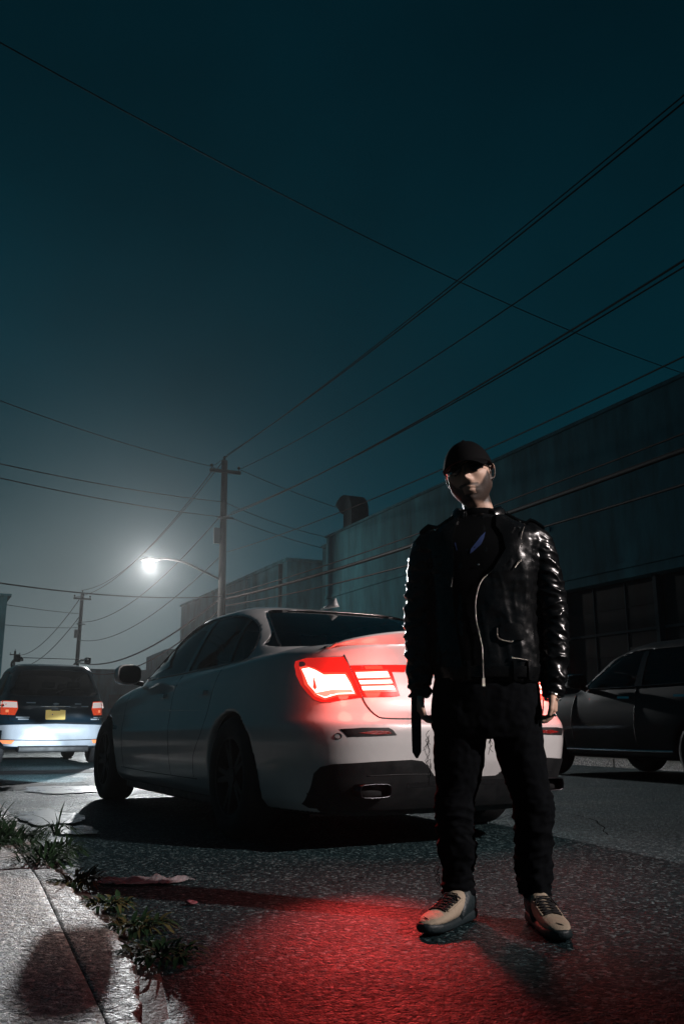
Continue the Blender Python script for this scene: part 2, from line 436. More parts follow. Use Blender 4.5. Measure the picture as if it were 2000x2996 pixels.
# ================================================================== GROUND
def grid_sheet(name, x0, x1, y0, y1, z, m, step=1.0, amp=0.0, parent=None, fz=None):
    bm = bmesh.new(); nx = max(1, int((x1 - x0) / step)); ny = max(1, int((y1 - y0) / step)); rows = []
    for j in range(ny + 1):
        row = []
        for i in range(nx + 1):
            x = x0 + (x1 - x0) * i / nx; y = y0 + (y1 - y0) * j / ny
            h = z + (amp * noise.noise(Vector((x * 0.8, y * 0.8, 3))) if amp else 0)
            if fz: h += fz(x, y)
            row.append(bm.verts.new((x, y, h)))
        rows.append(row)
    for a, b in zip(rows, rows[1:]):
        for i in range(nx): bm.faces.new((a[i], a[i + 1], b[i + 1], b[i]))
    return obj(name, bm, m, parent)
GROUNDM = mat('far_ground', (0.04, 0.042, 0.04), 0.8, var=0.3, vscale=0.5)
tag(grid_sheet('ground', -600, 600, -200, 900, -0.12, GROUNDM, 100), kind='structure')
def road_z(x, y):
    near = max(0, 1 - y / 14)
    return near * (0.006 * noise.noise(Vector((x * 1.6, y * 1.6, 9))) + 0.002 * noise.noise(Vector((x * 9, y * 9, 1)))) - 0.0006 * (x - 5) ** 2 * 0.15
tag(grid_sheet('road', 0.40, 9.7, -14, 26, 0.0, ASPHALT, 0.12, fz=road_z), kind='structure')
tag(grid_sheet('far_road', 0.62, 9.7, 26, 260, -0.002, ASPHALT, 4), kind='structure')

# left sidewalk: slabs, each its own piece
walk = bpy.data.objects.new('sidewalk', None); C.objects.link(walk); tag(walk, kind='structure')
def slab(x0, x1, y0, y1, z, rough_edge=False, name='concrete_slab', m=CONCRETE, th=0.1, parent=walk, step=0.03, shape=None):
    bm = bmesh.new(); nx = max(2, int((x1 - x0) / step)); ny = max(2, int((y1 - y0) / step)); rows = []
    for j in range(ny + 1):
        row = []
        for i in range(nx + 1):
            x = x0 + (x1 - x0) * i / nx; y = y0 + (y1 - y0) * j / ny
            ed = min(x - x0, x1 - x, y - y0, y1 - y)
            if shape: x = shape(i / nx, y)
            h = z + 0.004 * noise.noise(Vector((x * 3, y * 3, 5))) + 0.0015 * noise.noise(Vector((x * 25, y * 25, 5))) - (0.002 if ed < 1e-4 else 0)
            if rough_edge and i >= nx - 2:
                x += 0.012 * noise.noise(Vector((y * 3.1, 2, 0))) + 0.016 * noise.noise(Vector((y * 11, 7, 0))) + 0.011 * noise.noise(Vector((y * 37, 7, 0)))
            if rough_edge and i == nx: h -= 0.003
            row.append(bm.verts.new((x, y, h)))
        rows.append(row)
    for a, b in zip(rows, rows[1:]):
        for i in range(nx): bm.faces.new((a[i], a[i + 1], b[i + 1], b[i]))
    bd = [ed for ed in bm.edges if ed.is_boundary]
    r = bmesh.ops.extrude_edge_only(bm, edges=bd)
    for g in r['geom']:
        if isinstance(g, bmesh.types.BMVert): g.co.z = z - th
    return obj(name, bm, m, parent, smooth=True)
def joint_x(y): return interp(y, [2.0, 4.0, 7.0], [0.425, 0.515, 0.54])
def edge_x(y): return joint_x(y) + interp(y, [1.8, 2.1, 2.5, 2.8, 3.4, 4.4, 6], [.06, .07, .13, .155, .115, .09, .09])
ys = [-2.9, -0.5, 1.9, 4.32, 6.7, 9.1, 11.5, 14, 17, 20]
for a, b in zip(ys, ys[1:]):
    fine = 0.03 if -1 < a < 5 else 0.15
    slab(-1.3, 0.497, a + 0.006, b - 0.006, 0.035, step=fine, shape=lambda t, y: -1.3 + (joint_x(y) - .003 + 1.3) * t)
    slab(-3.2, -1.312, a + 0.006, b - 0.006, 0.037, step=0.3)
    slab(0.507, 0.645, a + 0.006, b - 0.006, 0.031, rough_edge=True, step=0.012 if fine < 0.1 else 0.05, shape=lambda t, y: joint_x(y) + .002 + (edge_x(y) - joint_x(y) - .002) * t)
kb = bpy.data.objects.new('kerb', None); C.objects.link(kb); tag(kb, kind='structure')
for a, b in zip(ys, ys[1:]):
    slab(0.60, 0.735, a + 0.004, b - 0.004, 0.002, name='kerb_stone', m=KERBM, parent=kb, step=0.05, shape=lambda t, y: edge_x(y) - .06 + .13 * t + .01 * noise.noise(Vector((y * 8, 3, 0))))
# right kerb and pavement
rk = bpy.data.objects.new('far_kerb', None); C.objects.link(rk); tag(rk, kind='structure')
for k in range(26):
    boxo('kerb_stone', 9.7, 9.85, -10 + k * 3 + 0.01, -10 + k * 3 + 2.99, -0.1, 0.12, CONCRETE, rk)
tag(grid_sheet('far_sidewalk', 9.853, 14.2, -10, 240, 0.115, CONCRETE, 3), kind='structure')
tag(grid_sheet('verge', -30, -3.2, -14, 240, 0.02, GROUNDM, 5), kind='structure')
tag(grid_sheet('far_verge', -3.2, 0.62, 20.2, 240, 0.02, CONCRETE, 3), kind='structure')

# puddles: thin sheets with an uneven outline
def puddle(name, cx, cy, rx, ry, seed, z=0.0105, label=None):
    bm = bmesh.new(); ring = []
    for k in range(64):
        t = 2 * PI * k / 64
        r = 1 + 0.45 * noise.noise(Vector((math.cos(t) * 1.6, math.sin(t) * 1.6, seed))) + 0.16 * noise.noise(Vector((math.cos(t) * 6, math.sin(t) * 6, seed)))
        ring.append(bm.verts.new((cx + rx * r * math.cos(t), cy + ry * r * math.sin(t), z + road_z(cx, cy))))
    bm.faces.new(ring); o = obj(name, bm, WATER, smooth=False)
    return tag(o, kind='structure')
puddle('puddle', 0.90, 6.85, 0.20, 0.60, 4)
puddle('puddle', 1.45, 9.6, 0.5, 0.5, 8)
puddle('puddle', 0.97, 5.95, 0.13, 0.24, 13)

def patch(name, cx, cy, rx, ry, seed, m, z=.007):
    bm = bmesh.new(); ctr = bm.verts.new((cx, cy, z + road_z(cx, cy))); ring = []
    for k in range(72):
        t = 2 * PI * k / 72
        r = 1 + 0.35 * noise.noise(Vector((math.cos(t) * 1.3, math.sin(t) * 1.3, seed))) + 0.18 * noise.noise(Vector((math.cos(t) * 7, math.sin(t) * 7, seed)))
        ring.append(bm.verts.new((cx + rx * r * math.cos(t), cy + ry * r * math.sin(t), z - .003 + road_z(cx, cy))))
    for k in range(72): bm.faces.new((ctr, ring[k], ring[(k + 1) % 72]))
    return tag(obj(name, bm, m), kind='structure')
TAR = mat('tar_patch', (0.004, 0.005, 0.006), 0.75, var=0.4, vscale=20, bump=0.8, bscale=70, spec=0.2)
patch('tar_patch', 0.95, 10.3, 0.55, 0.45, 3, TAR)
patch('tar_patch', 1.5, 13.2, 1.6, 0.5, 5, TAR)
# cracks winding over the asphalt
def crack(pts, seed, w=.006):
    rnd = random.Random(seed); P_ = spline([(a, b, 0) for a, b in pts], 14); bm = bmesh.new(); prev = None
    for i, p in enumerate(P_):
        q = P_[min(i + 1, len(P_) - 1)] - P_[max(i - 1, 0)]; n_ = Vector((-q.y, q.x, 0)).normalized()
        j = .022 * noise.noise(Vector((i * .45, seed, 0))); ww = w * rnd.uniform(.3, 1.2)
        c = p + n_ * j; z = road_z(c.x, c.y) + .0035
        cur = (bm.verts.new((c.x - n_.x * ww, c.y - n_.y * ww, z)), bm.verts.new((c.x + n_.x * ww, c.y + n_.y * ww, z)))
        if prev: bm.faces.new((prev[0], prev[1], cur[1], cur[0]))
        prev = cur
    return tag(obj('road_crack', bm, CRACKM), kind='structure')
CRACKM = mat('crack_shadow', (0.001, 0.0012, 0.0013), 1.0, spec=0.0)
crack([(1.5, 3.55), (2.0, 3.72), (2.45, 3.55), (2.9, 3.7), (3.6, 3.5), (4.6, 3.8)], 2, .003)
crack([(2.0, 2.95), (2.25, 2.7), (2.6, 2.62), (2.9, 2.35), (3.5, 2.3)], 5, .003)
crack([(1.0, 3.9), (1.5, 4.1), (2.1, 3.95), (2.6, 4.1)], 11, .0025)
crack([(3.8, 4.4), (4.4, 5.4), (4.2, 6.6), (4.9, 8.5)], 14, .004)

# ================================================================== BUILDINGS
def building(name, label, x, y0, y1, H, m, depth=14, par=0.35):
    t = thing(name, label, 'building', (x, (y0 + y1) / 2, 0))
    return t
wa = thing('warehouse', 'long grey rendered warehouse on the right with dark recessed loading doors', 'building', (14, 0, 0))
def pt(name, x0, x1, y0, y1, z0, z1, m, parent, bev=0.0):
    return boxo(name, x0 - parent.location.x if parent.parent is None else x0 - wa.location.x, x1 - 14 if True else 0, y0, y1, z0, z1, m, parent, bev)
# local coordinates of wa: x' = x - 14
OP0, OP1, LZ = 2.0, 17.6, 3.80
bm = bmesh.new()
box(bm, 0, 0.35, OP1, 31.5, 0, 7.78)                 # wall left of the opening
box(bm, 0, 0.35, OP0, OP1 - 0.001, LZ, 7.78)         # above the opening
box(bm, 0, 0.35, -9, OP0 - 0.001, 0, 7.78)
box(bm, 0.351, 16, 31.15, 31.5, 0, 7.78)             # end wall
box(bm, 15.65, 16, -9, 31.149, 0, 7.78)
obj('wall', bm, WALLM, wa, smooth=False)
boxo('roof', 0.352, 15.64, -8.99, 31.14, 7.5, 7.60, WALLM2, wa)
boxo('coping', -0.06, 0.40, -9, 31.55, 7.782, 7.87, WALLM2, wa, 0.01)
boxo('string_course', -0.05, -0.002, OP1 + .002, 31.5, 5.35, 5.47, WALLM, wa)
boxo('string_course', -0.05, -0.002, -9, OP1, 4.02, 4.14, WALLM, wa)
for k, (a, b) in enumerate(((2.0, 5.1), (5.1, 8.2), (8.2, 11.3), (11.3, 14.4), (14.4, 17.6))):
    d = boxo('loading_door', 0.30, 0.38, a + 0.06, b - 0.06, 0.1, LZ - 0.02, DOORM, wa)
    bm = bmesh.new()
    for z in [0.55 + 0.53 * i for i in range(6)]:
        if abs(z - 2.67) < 0.2: continue
        box(bm, 0.288, 0.299, a + 0.07, b - 0.07, z, z + 0.035)
    obj('door_rib', bm, DOORM, d, smooth=False)
    boxo('door_post', 0.15, 0.295, b - 0.05, b + 0.05, 0.12, LZ - 0.01, RIBM, wa)
    for q in (0.33, 0.66):
        yy = a + (b - a) * q
        boxo('mullion', 0.27, 0.298, yy - 0.018, yy + 0.018, 0.12, LZ - 0.02, RIBM, d)
    boxo('door_rail', 0.255, 0.287, a + 0.07, b - 0.07, 2.63, 2.69, RIBM, d)
for y in (15.2, 12.1):
    boxo('door_window', 0.28, 0.2985, y - 0.42, y + 0.3, 1.55, 2.3, mat('dusty_pane', (0.008, 0.026, 0.032), 0.4, var=0.4, vscale=6), wa)
random.seed(3)
# rooftop duct: square column with a hood bent down towards the street's end
du = thing('roof_vent', 'square galvanised roof duct with a drooping hood on the warehouse corner', 'roof vent', (14.3, 30.45, 7.0))
def dsec(c, u, w, hw):
    c, u, w = Vector(c), Vector(u), Vector(w)
    return [c + u * (hw * a) + w * (hw * b) for a, b in ((-1, -1), (1, -1), (1, 1), (-1, 1))]
bm = bmesh.new(); rs = []
H0 = 0.37
rs.append(dsec((0.5, 0, 0), (1, 0, 0), (0, 1, 0), H0)); rs.append(dsec((0.5, 0, 1.72), (1, 0, 0), (0, 1, 0), H0))
for k in range(1, 10):
    a = R(140) * k / 9
    c = Vector((0.5, 0.45 - 0.45 * math.cos(a), 1.72 + 0.34 * math.sin(a)))
    rs.append(dsec(c, (1, 0, 0), (0, math.cos(a), -math.sin(a) * -1 * -1), H0 * (1 + 0.005 * k)))
rings(bm, rs)
obj('duct', bm, DUCTM, du, smooth=False)
bm = bmesh.new(); box(bm, 0.5 - 0.46, 0.5 + 0.46, -0.46, 0.46, 0.9, 0.96, 0.01); obj('flange', bm, DUCTM, du, smooth=False)
wb = thing('warehouse', 'lower flat roofed warehouse beyond the street lamp pole', 'building', (14, 44, 0))
bm = bmesh.new(); box(bm, 0, 12, -8.3, 9.2, 0, 7.55); obj('wall', bm, WALLM2, wb, smooth=False)
boxo('coping', -0.08, 12.1, -8.4, 9.3, 7.552, 7.70, WALLM2, wb)
boxo('pilaster', -0.06, -0.002, -3.2, -2.8, 0, 7.5, WALLM2, wb)
boxo('window', -0.03, -0.0015, 0.5, 2.6, 3.4, 4.4, mat('dusty_pane'), wb)
boxo('loading_door', -0.05, -0.0018, 3.6, 6.6, 0.1, 3.2, DOORM, wb)
boxo('pipe', -0.16, -0.03, -7.8, -7.68, 0.1, 7.5, DUCTM, wb)
wc = thing('building', 'dark recessed block between the two warehouses', 'building', (15.6, 33.6, 0))
bm = bmesh.new(); box(bm, 0, 10, -1.9, 1.9, 0, 8.25); obj('wall', bm, WALLM2, wc, smooth=False)
boxo('coping', -0.06, 10, -1.95, 1.95, 8.252, 8.34, WALLM2, wc)
boxo('window', -0.02, -0.0015, -1.0, 0.6, 4.6, 5.8, mat('dusty_pane'), wc)
wd = thing('building', 'low far dark building closing the street behind the white car', 'building', (22, 96, 0))
bm = bmesh.new(); box(bm, -9.5, 18, 0, 16, 0, 6.2); box(bm, 2.0, 17, 1, 15, 6.201, 8.6); obj('wall', bm, WALLM2, wd, smooth=False)
for k in range(5): boxo('window', -8 + k * 4, -6.4 + k * 4, -0.05, -0.002, 2.2, 3.6, mat('dusty_pane'), wd)
wd.rotation_euler.z = R(-4)
we = thing('building', 'narrow dark building edge at the far left of the street', 'building', (-1.3, 40, 0))
bm = bmesh.new(); box(bm, -7, 4.3, 0, 10, 0, 5.9); obj('wall', bm, WALLM2, we, smooth=False)
boxo('coping', -7, 4.45, -0.1, 10, 5.901, 6.0, WALLM2, we)
boxo('window', 1.5, 3.2, -0.05, -0.002, 2.2, 3.8, mat('dusty_pane'), we)

# ================================================================== POLES AND WIRES
def insulator(parent, x, y, z):
    bm = bmesh.new(); tube(bm, [(x, y, z), (x, y, z + .08), (x, y, z + .1), (x, y, z + .16), (x, y, z + .2)], [.02, .02, .07, .06, .02], 8)
    return obj('insulator', bm, CABLE, parent)
def pole(x, y, H, label, lean=(0, 0), lampon=False, arms=True):
    t = thing('utility_pole', label, 'utility pole', (x, y, 0))
    t.rotation_euler = (lean[0], lean[1], 0)
    bm = bmesh.new(); tube(bm, [(0, 0, z) for z in (0, H * .3, H * .6, H)], [.17, .155, .14, .12], 14); obj('pole_shaft', bm, WOOD, t)
    if arms:
        boxo('crossarm', -0.62, 0.62, -0.17, -0.06, H - 0.52, H - 0.40, WOOD, t)
        for q in (-0.55, 0.55): insulator(t, q, -0.11, H - 0.40)
        insulator(t, 0, 0, H)
        boxo('bracket', -0.28, 0.34, -0.19, -0.125, H - 2.35, H - 2.27, STEEL, t)
        boxo('bracket', -0.36, -0.10, -0.05, 0.05, H - 3.3, H - 2.7, STEEL, t)
    if lampon:
        pts = spline([(-0.1, 0, 5.95), (-0.75, 0.1, 6.25), (-1.4, 0.25, 6.55), (-2.0, 0.45, 6.68), (-2.35, 0.55, 6.66)], 5)
        tubeo('lamp_arm', pts, 0.045, STEEL, t)
        bm = bmesh.new()
        tube(bm, [(-2.2, .5, 6.66), (-2.35, .56, 6.66), (-2.6, .62, 6.66), (-2.85, .70, 6.64), (-2.98, .73, 6.62)], [.05, .11, .16, .12, .03], 14, flat=0.5)
        hd = obj('lamp_head', bm, STEEL, t)
        bm = bmesh.new(); bmesh.ops.create_uvsphere(bm, u_segments=16, v_segments=10, radius=0.15)
        for v in bm.verts: v.co.z = v.co.z * 0.62 + 6.555; v.co.x -= 2.62; v.co.y += .64
        obj('lamp_lens', bm, LAMPGLOW, hd)
    return t
p1 = pole(10.02, 32.07, 10.62, 'tall wooden utility pole carrying the lit street lamp', lean=(0, R(-0.6)), lampon=True)
lamp('street_lamp_light', 'SPOT', (-2.62, .64, 6.40), STREET_LAMP_W, (0.93, 0.96, 0.97), p1, radius=0.13,
     rot=aim((7.4, 32.7, 6.4), (1.6, 2, 0)), spot_size=R(52), spot_blend=1.0)
lamp('street_lamp_light', 'POINT', (-2.62, .64, 6.40), STREET_GLOW_W, (1.0, 0.90, 0.84), p1, radius=0.16)
p2 = pole(10, 66.5, 9.95, 'smaller distant utility pole seen over the parked blue car', lean=(0, R(0.6)))
p3 = pole(10.3, 118, 9.4, 'farthest thin utility pole near the low dark building')
p0 = pole(10.2, -7.2, 10.6, 'bare utility pole beside the road behind the camera')
ps = thing('street_lamp', 'steel street lamp on the right pavement behind the camera', 'street lamp', (11.3, -5.7, 0))
tubeo('lamp_pole', [(0, 0, 0), (0, 0, 3), (0, 0, 6.3)], [.10, .08, .06], STEEL, ps, 12)
tubeo('lamp_arm', spline([(0, 0, 6.2), (-.8, .2, 6.6), (-2.0, .45, 6.7), (-2.35, .55, 6.66)], 5), .045, STEEL, ps)
bm = bmesh.new(); tube(bm, [(-2.2, .5, 6.66), (-2.35, .56, 6.66), (-2.6, .62, 6.66), (-2.85, .70, 6.64), (-2.98, .73, 6.62)], [.05, .11, .16, .12, .03], 14, flat=0.5)
hd2 = obj('lamp_head', bm, STEEL, ps)
lamp('street_lamp_light', 'SPOT', (-2.62, .64, 6.38), KEY_LAMP_W, (1.0, 0.88, 0.85), ps, radius=0.14,
     rot=aim((8.68, -5.06, 6.38), (2.3, 3.7, 1.25)), spot_size=R(23), spot_blend=0.75)
pL = pole(-1.72, 21.15, 8.9, 'shorter utility pole on the left side of the street')
def wire(a, b, sag, r, label, group=None, n=26):
    a, b = Vector(a), Vector(b); pts = []
    for i in range(n + 1):
        t = i / n; p = a.lerp(b, t); p.z -= 4 * sag * t * (1 - t); pts.append(p)
    mid = a.lerp(b, 0)
    bm = bmesh.new(); tube(bm, [p - mid for p in pts], r, 6)
    o = obj('overhead_wire', bm, CABLE); o.location = mid
    return tag(o, label, 'overhead wire', group)
A = (10.02, 32.07)
B0 = (10.1, -7.2)
spec = [((9.99, 32.0, 10.86), (10.2, -7.2, 10.9), 0.62, .016, 'topmost wire running from the lamp pole to the upper right'),
        ((9.47, 31.96, 10.36), (9.65, -7.3, 10.45), 0.55, .012, 'second wire just beside the topmost one on the left insulator'),
        ((10.57, 31.96, 10.36), (10.75, -7.3, 10.4), 1.05, .014, 'third wire from the right insulator of the lamp pole'),
        ((10.2, 31.95, 8.55), (10.3, -7.2, 8.6), 0.95, .014, 'upper of the two close wires below the crossarm'),
        ((9.85, 31.95, 8.30), (9.9, -7.2, 8.5), 0.95, .018, 'lower of the two close wires below the crossarm'),
        ((10.1, 31.95, 7.0), (10.4, -7.2, 6.9), 0.75, .014, 'single wire grazing the warehouse roof line'),
        ((10.1, 31.95, 5.35), (10.2, -7.2, 5.5), 0.5, .016, 'upper thin cable crossing the warehouse wall'),
        ((10.1, 31.95, 5.2), (10.2, -7.2, 5.25), 0.55, .045, 'thick black cable bundle crossing the warehouse wall'),
        ((10.1, 31.95, 4.95), (10.2, -7.2, 4.6), 0.6, .022, 'lowest cable crossing the warehouse wall')]
for a, b, s, r, l in spec: wire(a, b, s, r, l)
for (dz, dx, s, r, l) in ((10.86, 0, 1.2, .02, 'top wire continuing beyond the lamp pole to the distant pole'),
                          (10.3, -.5, 1.2, .02, 'left crossarm wire continuing beyond the lamp pole'),
                          (8.4, -.2, 1.2, .02, 'middle wire continuing beyond the lamp pole'),
                          (7.0, 0, 1.1, .02, 'lower wire continuing beyond the lamp pole'),
                          (5.3, 0, 1.0, .04, 'heavy sagging cable from the lamp pole to the distant pole'),
                          (4.9, 0, 1.3, .03, 'thin sagging cable below the heavy one behind the lamp pole')):
    wire((10.02 + dx, 32.1, dz), (10 + dx, 66.4, dz * 0.93), s, r, l)
for (dz, l) in ((9.6, 'top wire beyond the distant pole'), (8.2, 'middle wire beyond the distant pole'), (4.6, 'low cable beyond the distant pole')):
    wire((10, 66.5, dz), (10.3, 117.9, dz * .93), 1.3, .03, l)
CROSS = [((9.5, 32.0, 10.30), (-1.72, 21.1, 8.75), 0.25, .013, 'wire from the left insulator crossing the street to the left'),
         ((10.0, 32.0, 8.95), (-1.72, 21.1, 6.85), 0.2, .016, 'upper of two wires crossing left at half pole height'),
         ((10.0, 32.0, 8.35), (-1.72, 21.1, 6.55), 0.2, .016, 'lower of two wires crossing left at half pole height'),
         ((10.02, 32.1, 8.95), (22.0, 38.5, 9.6), 0.6, .014, 'upper wire from the pole to the roof behind the duct'),
         ((10.02, 32.1, 8.45), (22.0, 38.5, 8.7), 0.45, .014, 'lower wire from the pole to the roof behind the duct'),
         ((10.57, 32.0, 10.30), (20.5, 34.5, 9.2), 0.25, .014, 'wire descending from the right insulator to the duct'),
         ((-1.72, 21.1, 4.1), (10.0, 32.0, 5.3), 0.35, .02, 'low wire crossing the street under the lit lamp'),
         ((-6.0, 44, 6.6), (10.0, 66.5, 7.4), 0.6, .02, 'low wire crossing to the distant pole'),
         ((-6.0, 48, 8.3), (10.0, 66.5, 8.4), 0.4, .02, 'faint upper wire crossing to the distant pole')]
for a, b, s, r, l in CROSS: wire(a, b, s, r, l)
wire((-2.73, 11.16, 10.5), (21.98, 18.45, 10.8), 0.7, .011, 'long thin wire slanting across the whole sky')

# ================================================================== CARS
def sup(t, n):
    c, s = math.cos(t), math.sin(t)
    k = (abs(c) ** n + abs(s) ** n) ** (-1.0 / n)
    return c * k, s * k
def lower_shell(T, N=300):
    rs = []; zb, ZT = T['z'][0], T['z'][-1]
    def ztop(x): return interp(x, *T['ztop'])
    def pos(i, zi, t, k=1.0, n=6):
        cx, cy = sup(t, T.get('n', 6))
        xr, xf, w = T['xr'][i], T['xf'][i], T['w'][i]
        xc, a = (xr + xf) / 2, (xf - xr) / 2
        x, y = xc + a * cx, w * cy
        x = T['mid'] + (x - T['mid']) * k; y *= k
        z = zb + (zi - zb) * (ztop(x) - zb) / (ZT - zb)
        z += interp(x, *T['crown']) * (1 - min(1, abs(y / T['w'][-1])) ** 2) * sm(ZT - .15, ZT, zi)
        return (x, y, z)
    th = [2 * PI * i / N for i in range(N)]
    rs.append([pos(0, zb, t, 0.7) for t in th])
    rs += [[pos(i, z, t) for t in th] for i, z in enumerate(T['z'])]
    for k in (.97, .93, .85, .72, .55, .35, .15): rs.append([pos(len(T['z']) - 1, ZT, t, k) for t in th])
    bm = bmesh.new(); rings(bm, rs); bmesh.ops.recalc_face_normals(bm, faces=bm.faces); return bm
def upper_shell(T, N=240, inner=False):
    rs = []
    lv = T['gz']; zz = []
    for a, b in zip(lv, lv[1:]): zz += [a + (b - a) * k / 3 for k in range(3)]
    zz.append(lv[-1])
    for z in zz:
        xr, xf, w = interp(z, lv, T['gxr']), interp(z, lv, T['gxf']), interp(z, lv, T['gw'])
        xc, a = (xr + xf) / 2, (xf - xr) / 2
        rs.append([(xc + a * sup(2 * PI * i / N, T.get('gn', 4.5))[0], w * sup(2 * PI * i / N, T.get('gn', 4.5))[1], z) for i in range(N)])
    bm = bmesh.new(); rings(bm, rs); bmesh.ops.recalc_face_normals(bm, faces=bm.faces)
    if inner:
        gc = Vector(T['gc'])
        for v in bm.verts:
            v.co = Vector((gc.x + (v.co.x - gc.x) * .965, v.co.y * .93, gc.z + (v.co.z - gc.z) * .92))
    return bm
def prism(poly, ax, a0, a1):
    bm = bmesh.new(); f = (lambda u, v, a: (u, a, v)) if ax == 'y' else (lambda u, v, a: (a, u, v))
    rings(bm, [[f(u, v, a0) for u, v in poly], [f(u, v, a1) for u, v in poly]])
    bmesh.ops.recalc_face_normals(bm, faces=bm.faces); return bm
def tmp(bm, name='tmp'):
    me = bpy.data.meshes.new(name); bm.to_mesh(me); bm.free(); o = bpy.data.objects.new(name, me); C.objects.link(o); return o
def cut(o, tools):
    for t in tools:
        m = o.modifiers.new('b', 'BOOLEAN'); m.object = t; m.operation = 'DIFFERENCE'; m.solver = 'EXACT'
    apply_mods(o)
    for t in tools: bpy.data.objects.remove(t)
def roundp(poly, k=5): return [(p.x, p.y) for p in spline([(a, b, 0) for a, b in poly], k, True)]
def make_shell(T, paint, parent, voxel, name='body'):
    low = tmp(lower_shell(T))
    tools = []
    for ax in T['axles']:
        for s in (1, -1):
            bm = bmesh.new(); rs = []
            for y in (0.58, 1.3):
                rs.append([(ax + T['arch'] * math.cos(t), s * y, T['wz'] + T['arch'] * math.sin(t)) for t in [2 * PI * i / 48 for i in range(48)]])
            rings(bm, rs); bmesh.ops.recalc_face_normals(bm, faces=bm.faces); tools.append(tmp(bm))
    cut(low, tools)
    gbm = upper_shell(T); gv = [v.co.copy() for v in gbm.verts]
    gbm.verts.index_update(); gb = BVHTree.FromPolygons(gv, [[v.index for v in f.verts] for f in gbm.faces])
    g = tmp(gbm)
    tools = [tmp(upper_shell(T, inner=True))]
    sp_ = roundp(T['side_glass'], 4)
    tools += [tmp(prism(sp_, 'y', .35, 1.3)), tmp(prism(sp_, 'y', -1.3, -.35)),
              tmp(prism(roundp(T['rear_glass'], 4), 'x', -2.0, T['rg_to'])), tmp(prism(roundp(T['front_glass'], 4), 'x', T['fg_from'], 4.0))]
    cut(g, tools)
    bm = bmesh.new(); bm.from_mesh(low.data); bm.from_mesh(g.data)
    for o_ in (low, g): bpy.data.objects.remove(o_)
    o = tmp(bm, name)
    m = o.modifiers.new('r', 'REMESH'); m.mode = 'VOXEL'; m.voxel_size = voxel; m.use_smooth_shade = True
    m = o.modifiers.new('s', 'SMOOTH'); m.factor = 0.5; m.iterations = 7 if voxel < .015 else 22
    apply_mods(o); o.name = name; o.parent = parent
    o.data.materials.clear(); o.data.materials.append(paint); o.data.materials.append(CABIN); o.data.materials.append(TRIM)
    gc = Vector(T['gc'])
    import numpy as np
    me = o.data; n = len(me.polygons)
    cs = np.empty(n * 3); me.polygons.foreach_get('center', cs); cs = cs.reshape(-1, 3)
    idx = np.zeros(n, dtype=np.int32)
    gz = np.array(T['gz'])
    zz = gc.z + (cs[:, 2] - gc.z) / .945
    xr = np.interp(zz, gz, T['gxr']); xf = np.interp(zz, gz, T['gxf']); w = np.interp(zz, gz, T['gw']) * .955
    ex = T.get('gn', 4.5)
    xc, a = (xr + xf) / 2, (xf - xr) / 2 * .978
    val = (np.abs((cs[:, 0] - xc) / a)) ** ex + (np.abs(cs[:, 1]) / np.maximum(w, .01)) ** ex
    cab = (val < 1) & (cs[:, 2] > .88) & (zz < gz[-1])
    idx[cab] = 1
    for ax in T['axles']:
        d = np.hypot(cs[:, 0] - ax, cs[:, 2] - T['wz'])
        idx[(d < T['arch'] + .012) & (np.abs(cs[:, 1]) < T['w'][4] - .035)] = 2
    idx[cs[:, 2] < T['z'][0] + .02] = 2
    idx[(cs[:, 2] < T['z'][0] + .12) & (cs[:, 0] < -.80)] = 2
    me.polygons.foreach_set('material_index', idx); me.polygons.foreach_set('use_smooth', np.ones(n, dtype=bool))
    return o, bvh_of(o), gb
WHEEL = {}
